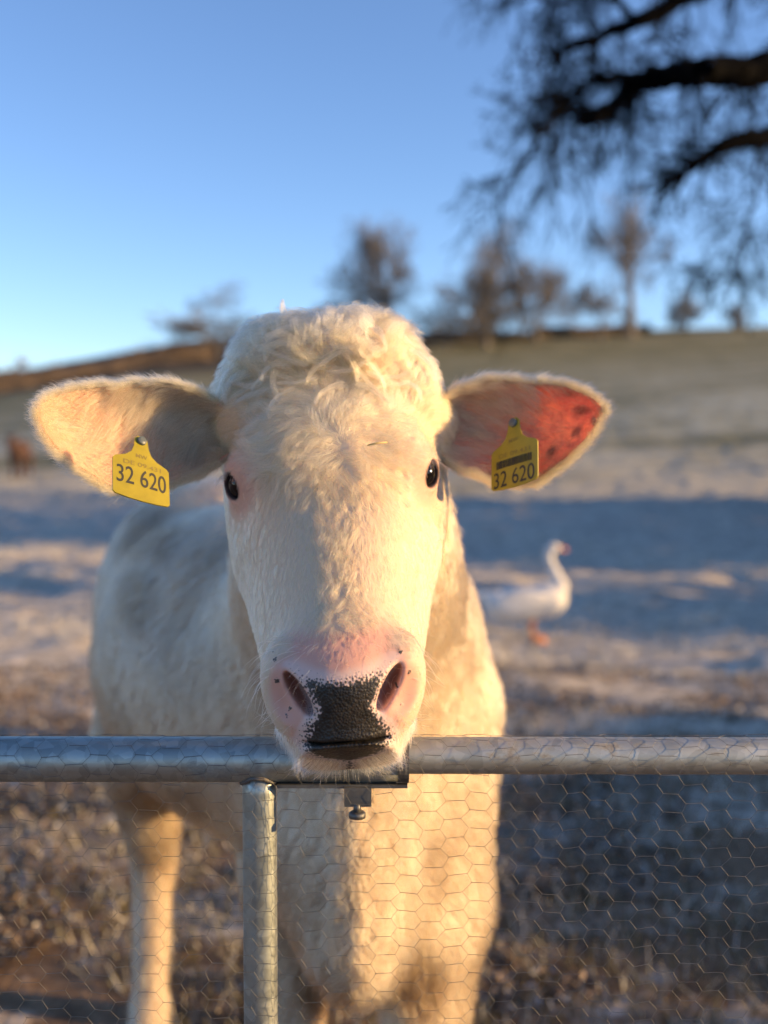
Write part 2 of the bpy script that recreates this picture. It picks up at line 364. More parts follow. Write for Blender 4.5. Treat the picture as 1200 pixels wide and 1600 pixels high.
def head_sdf(q):
    s = (q - P0) @ AX; v = (q - P0) @ VX; x = q[..., 0]
    w = np.interp(s, S_, W_); vf = np.interp(s, S_, VF); vb = np.interp(s, S_, VB); tp = np.interp(s, S_, TP)
    c = (vf + vb) / 2; h = (vf - vb) / 2; r = (v - c) / h
    w2 = w * (1 - tp * np.clip(r + .2, -.6, 1.2))
    n = 2.5
    d = ((np.abs(x / w2) ** n + np.abs(r) ** n) ** (1 / n) - 1) * np.minimum(w2, h)
    d = np.maximum(d, np.maximum(-.226 - s, s - .292))
    d = smin(d, ell(q, (0, -.150, -.196), (.073, .068, .062)), .03)            # muzzle swelling
    for sg in (-1, 1):
        d = smin(d, ell(q, (sg * .050, -.158, -.205), (.031, .050, .052), rotY(sg * .30)), .016)   # nostril wings
        d = smin(d, ell(q, (sg * .086, .012, .018), (.034, .040, .034)), .03)      # brow / orbit
        d = smin(d, ell(q, (sg * .078, .075, -.055), (.040, .065, .085)), .04)     # cheek
        d = smax(d, -ell(q, (sg * .131, .0, .075), (.022, .06, .035)), .03)        # temple hollow
        d = smin(d, cone(q, (sg * .080, .095, .080), (sg * .122, .104, .062), .046, .034), .03)  # ear root
    d = smin(d, ell(q, (0, -.150, -.243), (.043, .050, .021)), .012)               # lower lip and chin
    d = smin(d, ell(q, (0, .082, .148), (.098, .07, .040)), .03)                    # poll
    for sg in (-1, 1): d = smin(d, ell(q, (sg * .046, .085, .146), (.046, .06, .034)), .025); d = smin(d, ell(q, (sg * .104, .088, .098), (.032, .045, .045)), .03)
    # mouth line
    ym = q[..., 1]; zc = -.2465 - .10 * (x ** 2) / .06
    d = smax(d, -(np.maximum(np.abs(q[..., 2] - zc - (ym + .2) * .15) - .0010, np.maximum(np.abs(x) - .041, ym + .165)) - .0005), .0035)
    for sg in (-1, 1):                                                             # nostrils: slanting commas
        R = rotY(sg * .52)
        cz_, sz_ = math.cos(sg * .95), math.sin(sg * .95); RZ = np.array([[cz_, -sz_, 0], [sz_, cz_, 0], [0, 0, 1]])
        d = smax(d, -ell(q, (sg * .0600, -.219, -.192), (.036, .0150, .038), R @ RZ), .009)
        d = smax(d, -ell(q, (sg * .0445, -.200, -.199), (.0075, .034, .025), R), .006)
    for e, sg in zip(EYES, (-1, 1)):                                               # eye sockets with a lid ridge round them
        nn = nrm(np.array([sg * .62, -.78, 0])); side = np.array([-nn[1], nn[0], 0]); qq = q - e
        a = qq @ side; bz = qq[..., 2]; o = qq @ nn
        ring = np.sqrt((np.sqrt((a / .0135) ** 2 + (bz / .0185) ** 2) - 1) ** 2 * .00026 + (o + .0005) ** 2) - .0040
        d = smin(d, ring, .006)
        d = smax(d, -ell(q, e + nn * .004, (.0125, .0125, .0165)), .003)
    # skin folds, tiny unevenness
    return d
HB_LO = np.array([E[0] - .26, .985, 1.135]); HB_HI = np.array([E[0] + .26, 1.43, 1.745])
def body_sdf(p):
    # V-shaped breast: the keel runs down the middle of the chest
    wv = sstep(1.36, 1.16, p[..., 2]) * sstep(2.4, 1.95, p[..., 1]); p = p - np.stack([0 * wv, .62 * np.minimum(np.abs(p[..., 0] + .040), .2) * wv - .045 * wv, 0 * wv], -1)
    d = cone(p, (-.055, 1.40, 1.43), (-.055, 1.80, 1.17), .130, .205)
    d = smin(d, ell(p, (-.050, 1.88, 1.02), (.212, .26, .33)), .10)
    a = math.atan2(.40, .95); R = np.array([[math.cos(a), -math.sin(a), 0], [math.sin(a), math.cos(a), 0], [0, 0, 1]])
    d = smin(d, ell(p, (-.27, 2.30, 1.02), (.33, .62, .345), R), .12)
    d = smin(d, ell(p, (-.44, 2.72, 1.10), (.265, .30, .30), R), .10)
    d = smin(d, ell(p, (-.05, 1.74, .82), (.13, .14, .20)), .10)     # brisket
    d = smin(d, cone(p, (-.036, 1.56, 1.12), (-.040, 1.60, .74), .022, .035), .13)
    for x, y in ((.085, 1.79), (-.170, 1.97)):
        d = smin(d, cone(p, (x - .005, y + .06, 1.02), (x, y, .68), .120, .096), .07)
        d = smin(d, cone(p, (x, y, .68), (x - .005, y - .01, .42), .096, .058), .04)
        d = smin(d, cone(p, (x - .005, y - .015, .42), (x - .005, y + .01, .13), .052, .040), .02)
        d = smin(d, cone(p, (x - .005, y + .01, .13), (x - .005, y - .03, .045), .044, .052), .02)
    for x, y in ((-.56, 2.60), (-.26, 2.72)):
        d = smin(d, cone(p, (x + .06, y + .12, 1.0), (x + .01, y - .12, .80), .17, .115), .08)
        d = smin(d, cone(p, (x + .01, y - .12, .80), (x - .01, y + .03, .47), .10, .052), .05)
        d = smin(d, ell(p, (x - .01, y + .03, .45), (.046, .060, .065)), .02)
        d = smin(d, cone(p, (x - .01, y + .02, .43), (x - .01, y - .03, .13), .043, .037), .02)
        d = smin(d, cone(p, (x - .01, y - .03, .13), (x - .01, y - .07, .045), .042, .050), .02)
    d = smin(d, cone(p, (-.56, 3.03, 1.30), (-.60, 3.08, .62), .035, .02), .03)
    d = smin(d, ell(p, (-.60, 3.08, .55), (.05, .05, .12)), .03)
    return d
def cow_sdf(p):
    q = toL(p)
    return smin(body_sdf(p), head_sdf(q), .05)
def body_noisy(p):
    return cow_sdf(p) + .003 * noise(p, 8, 3)
Vh, Qh = surface_nets(cow_sdf, HB_LO, HB_HI, .0023)
Vb, Qb = surface_nets(body_noisy, (-.85, .97, .02), (.36, 3.20, 1.78), .0105)
ctr = Vb[Qb].mean(1); inside = ((ctr > HB_LO + .006) & (ctr < HB_HI - .006)).all(1); Qb = Qb[~inside]
used = np.unique(Qb); mp = -np.ones(len(Vb), int); mp[used] = np.arange(len(used)); Vb = Vb[used]; Qb = mp[Qb]
Nh = vnormals(Vh, Qh); Nb = vnormals(Vb, Qb)

# ears: curled leaves, open to the front
def ear(side, base, tip, up, width, yawn):
    """side -1/+1; base, tip: points; up: direction of the upper rim"""
    nu, nv = 64, 40
    L_ = tip - base; ln = np.linalg.norm(L_); l = L_ / ln; u_ = nrm(up - (up @ l) * l); n_ = np.cross(l, u_); 
    if n_[1] > 0: n_ = -n_                                     # towards the front
    n_ = nrm(n_ + yawn * l); 
    t = np.linspace(0, 1, nu); v = np.linspace(-1, 1, nv)
    wd = width * np.interp(t, [0, .08, .2, .35, .5, .65, .8, .9, .96, 1], [.42, .52, .78, .96, 1., .93, .70, .46, .26, .04])
    curl = np.interp(t, [0, .2, .45, .7, 1], [2.1, 1.6, 1.1, .8, .45])
    drop = np.interp(t, [0, .3, .6, 1], [0., .0, -.006, .012])
    T, Vv = np.meshgrid(t, v, indexing='ij'); a_ = Vv * curl[:, None]
    rad = wd[:, None] / np.maximum(np.sin(np.minimum(curl, 1.57))[:, None], .3)
    cen = base + T[..., None] * L_ + drop[:, None, None] * u_
    asym = np.where(Vv > 0, .92, 1.08)
    P = cen + (np.sin(a_) * rad * asym)[..., None] * u_ + ((-np.cos(a_) + .35) * rad * .75)[..., None] * n_
    P += (.0025 * fbm(P.reshape(-1, 3), 22, 4, 2)).reshape(nu, nv)[..., None] * n_
    nn = np.cross(np.gradient(P, axis=0), np.gradient(P, axis=1)); nn = nrm(nn)
    if (nn[nu // 2, nv // 2] @ n_) < 0: nn = -nn
    thick = .0018
    return P, nn, T, Vv
EAR = {}
ears = []
for side, (bp_, tp_, w_, yw) in {-1: (toW((-.118, .072, .064)), W(60, 664, 1.165), .060, .12), 1: (toW((.118, .100, .056)), W(942, 656, 1.295), .062, .12)}.items():
    up = np.array([side * .10, .0, 1.0]); P, nn, T, Vv = ear(side, bp_, tp_, up, w_, yw); ears.append((side, P, nn, T, Vv)); EAR[side] = (P, nn, T, Vv)
def shell(P, nn, th):
    nu, nv = P.shape[:2]; A = (P + nn * th).reshape(-1, 3); B = (P - nn * th).reshape(-1, 3); n = nu * nv
    idx = np.arange(n).reshape(nu, nv); q = np.stack([idx[:-1, :-1], idx[1:, :-1], idx[1:, 1:], idx[:-1, 1:]], -1).reshape(-1, 4)
    fr = [q, q[:, ::-1] + n]
    for e in (idx[:, 0], idx[:, -1], idx[-1, :]): fr.append(np.stack([e[:-1], e[1:], e[1:] + n, e[:-1] + n], 1))
    return np.concatenate([A, B]), np.concatenate(fr)

COW_O = np.array([-.25, 2.2, 0.])
def stains(R):
    """dried mud on the shoulder, flank and breast (positions measured on the photograph)"""
    k = np.zeros(len(R)); px = 600 + R[:, 0] / R[:, 1] * F; py = 690 - (R[:, 2] - CAM_Z) / R[:, 1] * F; nn_ = 14 * noise(R, 14, 2) + 12 * noise(R, 34, 4)
    for x, y, rx, ry, s in ((235, 838, 62, 44, .9), (215, 930, 34, 60, .7), (150, 960, 22, 130, .6), (165, 1110, 24, 90, .55), (240, 1250, 80, 30, .55), (165, 1290, 30, 60, .7), (330, 1400, 22, 60, .7), (300, 1060, 60, 60, .25), (440, 1440, 60, 110, .5), (500, 1570, 50, 50, .8), (690, 1370, 26, 60, .40), (660, 1560, 40, 60, .75), (780, 1290, 20, 50, .3), (610, 1300, 20, 80, .25)):
        k = np.maximum(k, min(1, s * 1.25) * sstep(1.5, .5, np.hypot((px - x + nn_) / rx, (py - y + nn_) / ry)))
    return (R[:, 1] > 1.45) * np.maximum(k, .34 * sstep(.0, .7, fbm(R, 6, 9, 4)))
def skin_attrs(V, isear=None):
    q = toL(V); x, y, z = q[:, 0], q[:, 1], q[:, 2]
    cream = np.array([.62, .48, .35]); pink = np.array([.62, .345, .275]); n1 = fbm(V, 30, 2, 3); n0 = fbm(V, 5, 9, 3)
    col = np.tile(cream, (len(V), 1))
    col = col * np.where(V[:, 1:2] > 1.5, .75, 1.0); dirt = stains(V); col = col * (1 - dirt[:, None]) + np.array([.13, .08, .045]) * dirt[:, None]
    # bare pink skin: muzzle, round the eyes
    mz = sstep(-.150, -.172, z) * sstep(-.12, -.15, y) * sstep(.064, .050, np.abs(x)) * sstep(-.258, -.246, z)
    nost = np.min([np.linalg.norm((q - c) / np.array([.024, .05, .036]), axis=1) for c in (np.array([-.049, -.205, -.197]), np.array([.049, -.205, -.197]))], axis=0)
    pk = np.maximum(sstep(-.136, -.152, z) * sstep(-.12, -.15, y) * sstep(.060, .040, np.abs(x)) * (z > -.20), np.maximum(mz * .8, sstep(1.25, .85, nost) * .95))
    eye = np.min([np.linalg.norm((q - e) / np.array([.03, .04, .03]), axis=1) for e in EYES], axis=0); pk = np.maximum(pk, sstep(1.6, .9, eye) * .7)
    col = col * (1 - pk[:, None]) + pink * pk[:, None]
    deep = sstep(-.198, -.178, y) * sstep(1.2, .8, nost) * (z > -.235) * sstep(.068, .058, np.abs(x)); col = col * (1 - .5 * deep[:, None]) + np.array([.22, .08, .065]) * .5 * deep[:, None]
    er = sstep(1.05, .8, np.min([np.linalg.norm((q - e) / np.array([.0165, .022, .019]), axis=1) for e in EYES], axis=0)); col = col * (1 - er[:, None]) + np.array([.045, .03, .03]) * er[:, None]
    # black planum: hourglass between the nostrils down over both lips
    zz = (z + .168) / (-.078)                                   # 0 at the top edge, 1 at the mouth
    hw = np.interp(zz, [-.10, 0., .12, .35, .60, .80, 1.0, 1.12, 1.28, 1.4], [.030, .054, .053, .036, .025, .036, .043, .041, .030, .0])
    dist = (hw - np.abs(x)) 
    topc = (zz - (.22 - .20 * np.minimum(np.abs(x) / .050, 1.2))) * .078
    pig = np.clip(.5 + (np.minimum(dist, topc * 1.0) + .003 * n1) / .026, 0, 1) * sstep(-.135, -.150, y)
    pig = np.where(zz < .42, pig * (.34 + .66 * sstep(.05, .42, zz)), pig); pig = np.maximum(pig, 0); pale = (sstep(.02, .2, pig) * sstep(-.150, -.165, y))[:, None] * .7; col = col * (1 - pale) + np.array([.66, .53, .49]) * pale
    spots = 0
    for (sx, sz, r) in ((-.066, -.166, .0022), (-.065, -.186, .0030), (.0655, -.187, .0026), (.0525, -.200, .0019), (.058, -.166, .0024), (-.054, -.214, .0022), (-.0575, -.221, .0018), (.056, -.218, .0013), (-.068, -.161, .0014)):
        spots = np.maximum(spots, sstep(r * 1.25, r * .8, np.hypot(x - sx, z - sz)) * (y < -.12))
    pig = np.maximum(pig, spots * .62); wet = sstep(.12, .45, pig)
    return {'tint': np.clip(col, 0, 1), 'pigment': pig, 'wet': wet, 'thin': wet * 0}
parts_v = [Vh, Vb]; parts_f = [Qh, Qb + len(Vh)]; midx = [np.zeros(len(Qh)), np.zeros(len(Qb))]
att = {k: [a_] for k, a_ in skin_attrs(Vh).items()}
for k, a_ in skin_attrs(Vb).items(): att[k].append(a_)
off = len(Vh) + len(Vb)
for side, P, nn, T, Vv in ears:
    A, Fq = shell(P, nn, .0016); parts_v.append(A); parts_f.append(Fq + off); off += len(A); midx.append(np.ones(len(Fq)))
    m = len(A); c = np.tile([.72, .42, .33] if side > 0 else [.74, .42, .30], (m, 1)); t2 = np.concatenate([T.ravel()] * 2)
    # a few grey spots on the right ear
    if side > 0:
        for (tt, vv, rr) in ((.90, .20, .10), (.86, -.45, .06), (.66, .40, .03), (.72, -.60, .05), (.82, .80, .06)):
            dd = np.hypot((t2 - tt) * 1.5, (np.concatenate([Vv.ravel()] * 2) - vv) * .30) + .02 * noise(A, 160, 7); k_ = sstep(rr * 1.1, rr * .1, dd)[:, None] * .8; c = c * (1 - k_) + np.array([.20, .12, .10]) * k_
    att['tint'].append(c); att['pigment'].append(np.zeros(m)); att['wet'].append(np.zeros(m)); att['thin'].append(np.full(m, .68 if side > 0 else .30))
cow = meshobj('cow', np.concatenate(parts_v), np.concatenate(parts_f), [M_hide, M_ear], origin=COW_O, attrs={k: np.concatenate(v) for k, v in att.items()}, mat_idx=np.concatenate(midx))
tagit(cow, 'cream white cow with speckled black nose resting its chin on the galvanised gate rail', 'cow'); cow['_o'] = tuple(COW_O)

for e, sg in zip(EYES, (-1, 1)):
    nn_ = nrm(np.array([sg * .62, -.78, 0]))
    q0 = np.stack(np.meshgrid(np.linspace(0, math.pi, 33), np.linspace(0, 2 * math.pi, 49), indexing='ij'), -1)
    sp = np.stack([np.sin(q0[..., 0]) * np.cos(q0[..., 1]), np.sin(q0[..., 0]) * np.sin(q0[..., 1]), np.cos(q0[..., 0])], -1)
    v = toW(e - nn_ * .0090 + sp * np.array([.0148, .0148, .0175])); idx = np.arange(33 * 49).reshape(33, 49)
    meshobj('eye', v.reshape(-1, 3), np.stack([idx[:-1, :-1], idx[1:, :-1], idx[1:, 1:], idx[:-1, 1:]], -1).reshape(-1, 4), M_eye, cow)
for x, y in ((.080, 1.76), (-.175, 1.94), (-.57, 2.53), (-.27, 2.65)):
    b_ = MB(); b_.tube([(x, y - .01, -.01 + gz(x, y)), (x, y, .03), (x, y + .01, .07)], [.066, .06, .05], 20); b_.build('hoof', M_hoof, cow, smooth=True)

# ---- fur
def make_curves(name, P, rad, tint, material, parent):
    n, k = P.shape[:2]; hc = bpy.data.hair_curves.new(name); hc.add_curves([k] * n)
    hc.attributes['position'].data.foreach_set('vector', (P - np.array(parent['_o'])).astype(np.float32).ravel())
    ra = hc.attributes.get('radius') or hc.attributes.new('radius', 'FLOAT', 'POINT'); ra.data.foreach_set('value', np.ascontiguousarray(rad, dtype=np.float32).ravel())
    ta = hc.attributes.new('tint', 'FLOAT_COLOR', 'CURVE'); c = np.ones((n, 4), np.float32); c[:, :3] = np.clip(tint, 0, 1); ta.data.foreach_set('color', c.ravel())
    hc.materials.append(material); o = bpy.data.objects.new(name, hc); scene.collection.objects.link(o); o.parent = parent; return o
def sample(V, Q, Nn, dens, seed):
    r = np.random.default_rng(seed); A = V[Q]; ar = .5 * (np.linalg.norm(np.cross(A[:, 1] - A[:, 0], A[:, 2] - A[:, 0]), axis=1) + np.linalg.norm(np.cross(A[:, 2] - A[:, 0], A[:, 3] - A[:, 0]), axis=1))
    c = A.mean(1); ex = ar * dens(c, nrm(Nn[Q].mean(1))); k = np.floor(ex + r.random(len(ex))).astype(int); f = np.repeat(np.arange(len(Q)), k)
    u, v = r.random(len(f)), r.random(len(f)); w = np.stack([(1 - u) * (1 - v), u * (1 - v), u * v, (1 - u) * v], 1)[..., None]
    return (V[Q[f]] * w).sum(1), nrm((Nn[Q[f]] * w).sum(1))
def grow(R, Nn, T, length, lift, K, curl, phase, grav, jit, seed):
    r = np.random.default_rng(seed); n = len(R); B = np.cross(Nn, T); P = np.empty((n, K, 3)); P[:, 0] = R - Nn * .0006
    j = r.normal(size=(n, 3)) * jit
    for k in range(1, K):
        t = k / (K - 1); a = curl * np.sin(phase + 5.0 * t) ; d = T * np.cos(a)[:, None] + B * np.sin(a)[:, None]
        lf = lift * (1 - .75 * t); d = nrm(d * np.cos(lf)[:, None] + Nn * np.sin(lf)[:, None] + j + np.array([0, 0, -1]) * (grav * t)[:, None])
        P[:, k] = P[:, k - 1] + d * (length / (K - 1))[:, None]
    return P
def clumped(R, Nn, fn, K, nclump, amount, seed):
    """fn(R, N, seed) -> T, length, lift, curl, phase, grav, jit ; strands lean to the nearest of nclump guide strands"""
    r = np.random.default_rng(seed); gi = r.choice(len(R), min(nclump, len(R)), replace=False)
    kd = KDTree(len(gi))
    for i, g in enumerate(gi): kd.insert(R[g], i)
    kd.balance(); near = np.array([kd.find(p)[1] for p in R])
    def build(Rr, Nr, C, sd):
        T, ln, lift, curl, ph, gr, jit = fn(Rr, Nr, C, sd); T = nrm(T - (T * Nr).sum(1, keepdims=True) * Nr); return grow(Rr, Nr, T, ln, lift, K, curl, ph, gr, jit, sd)
    Gp = build(R[gi], Nn[gi], R[gi], seed + 1); P = build(R, Nn, R[gi][near], seed + 2)
    w = (np.linspace(0, 1, K) ** 1.3)[None, :, None] * (amount if np.isscalar(amount) else amount[:, None, None]) * (0.55 + .45 * r.random((len(R), 1, 1)))
    off = R - R[gi][near]
    return P + (Gp[near] + off[:, None] * .25 - P) * w

WH = np.array([.016, .045])            # whorl: x, height above the eyes along the face
def face_uv(q): return q[:, 0], -((q - P0) @ AX)
def head_fn(R, Nn, C, sd):
    r = np.random.default_rng(sd); q = toL(R); x, u = face_uv(q); cn = toL(C)
    dx, du = x - WH[0], u - WH[1] - .0; rr = np.hypot(dx, du) + 1e-6; sw = .35
    rx, ru = (dx - sw * du) / rr, (du + sw * dx) / rr
    dn = np.stack([.35 * np.sign(x) * np.minimum(np.abs(x) / .06, 1.2), -np.ones_like(x)], 1); dn = nrm(dn)
    k = sstep(.02, -.07, u)[:, None]; d2 = nrm(np.stack([rx, ru], 1)) * (1 - k) + dn * k
    # centre strip of the nose: tousled parting
    T = d2[:, :1] * np.array([1., 0, 0]) + d2[:, 1:] * (-AX)
    back = sstep(.03, .09, q[:, 1])[:, None]; T = T * (1 - back) + np.array([.0, .6, -.8]) * back
    T = T @ RH.T
    poll = sstep(.125, .165, q[:, 2]); fore = sstep(-.035, .03, q[:, 2]) * (1 - .6 * sstep(.07, .11, np.abs(x)) )
    strip = sstep(.034, .010, np.abs(x - .002)) * sstep(-.155, -.13, q[:, 2]) * sstep(.0, -.05, q[:, 2])
    nz = np.stack([noise(C, 28, s) for s in (1, 2, 3)], 1) * (.18 + .55 * fore[:, None] + 0.45 * poll[:, None] + .35 * strip[:, None])
    T = T + nz
    ln = .010 + .022 * fore + .014 * poll + .009 * strip
    e = np.min([np.linalg.norm((q - ee) / np.array([.036, .04, .034]), axis=1) for ee in EYES], axis=0); ln *= .35 + .65 * sstep(.9, 1.7, e)
    ln *= 1 - .55 * sstep(-.14, -.18, q[:, 2]) * (q[:, 1] < -.08)
    ln *= .7 + .6 * r.random(len(R))
    lift = .22 + .30 * fore + .25 * poll + .22 * strip + .12 * r.random(len(R)); wh = sstep(.03, .005, rr); lift = lift * (1 - wh) + .75 * wh
    curl = .15 + .65 * fore + .25 * poll + .4 * strip; ph = 6.3 * (noise(C, 35, 8) + 1) + r.normal(size=len(R)) * .3
    return T, ln, lift, curl, ph, .12 + .25 * poll, .07
def eyeclear(R, m=1.0):
    q = toL(R); return np.min([np.linalg.norm((q - e) / np.array([.0150, .03, .0170]), axis=1) for e in EYES], axis=0) > m
def head_dens(c, n):
    q = toL(c); at = skin_attrs(c); d = np.full(len(c), 1.0); view = nrm(np.array([0, 0, CAM_Z]) - c); f = (n * view).sum(1)
    d *= np.where(f > -.25, 1, .12); d *= np.where(c[:, 1] > 1.40, .6, 1)
    nost = np.min([np.linalg.norm((q - cc) / np.array([.021, .05, .034]), axis=1) for cc in (np.array([-.050, -.21, -.194]), np.array([.050, -.21, -.194]))], axis=0)
    bare = np.maximum(sstep(.02, .12, at['pigment']), sstep(1.15, .9, nost)); d *= 1 - bare
    mz = sstep(-.140, -.160, q[:, 2]) * sstep(-.14, -.165, q[:, 1]) * sstep(.056, .043, np.abs(q[:, 0])) * (q[:, 2] > -.25); d *= 1 - .62 * mz
    return d
HD = 3.3e5
R1, N1 = sample(Vh, Qh, Nh, lambda c, n: HD * head_dens(c, n), 21); k = eyeclear(R1); R1, N1 = R1[k], N1[k]
P1 = clumped(R1, N1, head_fn, 7, 4200, .85, 30)
q1 = toL(R1)
def fur_tint(R, seed, base=(.55, .42, .245)):
    r = np.random.default_rng(seed); c = np.tile(base, (len(R), 1)); c = c * (1 + .14 * r.normal(size=(len(R), 1))); g = noise(R, 14, 6)[:, None]
    c = c * (1 + .05 * g); y = sstep(.2, .8, noise(R, 7, 44))[:, None]; return c * (1 - .25 * y) + np.array([.70, .50, .33]) * .25 * y
taper = lambda K, tip: np.interp(np.linspace(0, 1, K), [0, .6, 1], [1, .8, tip])
t1 = fur_tint(R1, 1); 
e1 = np.min([np.linalg.norm((q1 - ee) / np.array([.04, .05, .04]), axis=1) for ee in EYES], axis=0); pk = sstep(1.5, .8, e1)[:, None] * .45; t1 = t1 * (1 - pk) + np.array([.74, .46, .36]) * pk
for ex, ez in ((-.095, -.045), (.082, -.043)):
    pk = sstep(.022, .006, np.hypot(q1[:, 0] - ex, (q1[:, 2] - ez) * .8))[:, None] * .5; t1 = t1 * (1 - pk) + np.array([.50, .30, .19]) * pk
print('head hairs', len(R1))
make_curves('head_fur', P1, np.broadcast_to(.00013 * taper(7, .25), P1.shape[:2]), t1, M_fur, cow)

# forelock: loose curls on the poll
r = np.random.default_rng(77); locks = []
topsel = np.where((q1[:, 2] > .100) & (q1[:, 1] < .10) & (np.abs(q1[:, 0]) < .098))[0]
for i in range(130):
    g = topsel[r.integers(len(topsel))]; base = R1[g]; n = N1[g]; q = q1[g]; 
    side = np.sign(q[0] - .005 + .02 * r.normal()); 
    d0 = nrm(n * .16 + np.array([side * (.6 + .6 * r.random()), -.10, .05 + .45 * r.normal()])); d0 = nrm(d0 - n * max(0, d0 @ n - .3)); axis_ = nrm(n + .35 * r.normal(size=3)); ln = .030 + .035 * r.random(); bend = (.5 + .9 * r.random()) * (1 if r.random() < .6 else -1)
    K = 12; m = int(26 + 30 * r.random()); pts = [base]; d = d0; step = ln / (K - 1)
    for kk in range(1, K):
        c_, s_ = math.cos(bend / K * (1 + kk / K)), math.sin(bend / K * (1 + kk / K)); wob_ = .16 * math.sin(kk * 1.3 + i); d = nrm(d * c_ + np.cross(axis_, d) * (s_ + wob_)) + axis_ * (axis_ @ d) * (1 - c_)
        d = nrm(d + .10 * np.array([0, 0, -1.]) * kk / K)
        if kk > 2: d = nrm(d + .0 * n); 
        pts.append(pts[-1] + d * step)
    pts = np.array(pts); sd_ = cow_sdf(pts)
    if sd_.max() > .014 and i != 70: continue
    pts = pts + n * np.maximum(.008 - sd_, 0)[:, None]; spread = (np.interp(np.linspace(0, 1, K), [0, .4, 1], [1, .7, .25]))[None, :, None]
    o_ = r.normal(size=(m, 1, 3)) * .0026; w_ = r.normal(size=(m, K, 3)).cumsum(1) * .00028
    locks.append(pts[None] + o_ * spread + w_ + (pts[-1] - pts[0])[None, None] * (r.random((m, 1, 1)) * .12 - .06) * np.linspace(0, 1, K)[None, :, None])
for wx, wy in ((-.030, .35), (-.024, -.2), (-.034, .8)):
    b0 = toW((wx, .07, .178)); kk = np.linspace(0, 1, 12)[None, :, None]; mm_ = 16
    locks.append(b0 + kk * np.array([-.016 + .008 * wy, -.004, .036]) + np.sin(kk * 2.6) * np.array([-.010, 0, .002]) + r.normal(size=(mm_, 1, 3)) * .0018 * (1 - .5 * kk) + r.normal(size=(mm_, 12, 3)).cumsum(1) * .0003)
P2 = np.concatenate(locks); lock_tint = fur_tint(P2[:, 0], 5, (.56, .43, .28)) * np.concatenate([np.full((len(l), 1), .72 + .5 * r.random()) for l in locks]); make_curves('forelock', P2, np.broadcast_to(.00015 * taper(12, .3), P2.shape[:2]), lock_tint, M_fur, cow)

# whiskers and chin hairs
wr = []
def wisk(R, Nn, D, ln, seed, K=7, grav=.25):
    n = len(R); T = nrm(D - (D * Nn).sum(1, keepdims=True) * Nn); return grow(R, Nn, T, ln, np.full(n, .8), K, np.full(n, .15), np.random.default_rng(seed).random(n) * 6, np.full(n, grav), .12, seed)
Rw, Nw = sample(Vh, Qh, Nh, lambda c, n: 1.8e5 * (toL(c)[:, 2] < -.243) * (toL(c)[:, 1] < -.08) * (skin_attrs(c)['pigment'] < .25), 91)
ql = toL(Rw); Dw = np.stack([ql[:, 0] * 12, -.45 * np.ones(len(ql)), -1 * np.ones(len(ql))], 1) @ RH.T
rw = np.random.default_rng(9); P3 = wisk(Rw, Nw, Dw, .006 + .014 * rw.random(len(Rw)) ** 2, 92)
Rw2, Nw2 = sample(Vh, Qh, Nh, lambda c, n: 4e3 * (toL(c)[:, 2] < -.15) * (toL(c)[:, 1] < -.10) * (skin_attrs(c)['pigment'] < .5), 93)
ql = toL(Rw2); Dw2 = np.stack([ql[:, 0] * 14, -.3 * np.ones(len(ql)), -.4 * np.ones(len(ql))], 1) @ RH.T
P4 = wisk(Rw2, Nw2, Dw2, .014 + .024 * rw.random(len(Rw2)), 94)
P34 = np.concatenate([P3, P4]); make_curves('whiskers', P34, np.broadcast_to(.00013 * taper(7, .2), P34.shape[:2]), np.tile([.88, .76, .60], (len(P34), 1)), M_fur, cow)
# eyelashes
la = []
for e, sg in zip(EYES, (-1, 1)):
    nn_ = nrm(np.array([sg * .62, -.78, 0])); side = np.array([-nn_[1], nn_[0], 0])
    for i in range(34):
        a_ = rw.uniform(.35, 2.8); p = e + side * .0135 * math.cos(a_) + np.array([0, 0, .0175 * math.sin(a_)]) + nn_ * .004; d = nn_ * .8 + side * math.cos(a_) * .5 + np.array([0, 0, .1]) + rw.normal(size=3) * .08
        l = rw.uniform(.012, .02); la.append([p + d * l * t + np.array([0, 0, -.012]) * t * t for t in np.linspace(0, 1, 6)])
la = toW(np.array(la)); make_curves('eyelashes', la, np.broadcast_to(.00018 * taper(6, .3), la.shape[:2]), np.tile([.85, .72, .58], (len(la), 1)), M_fur, cow)

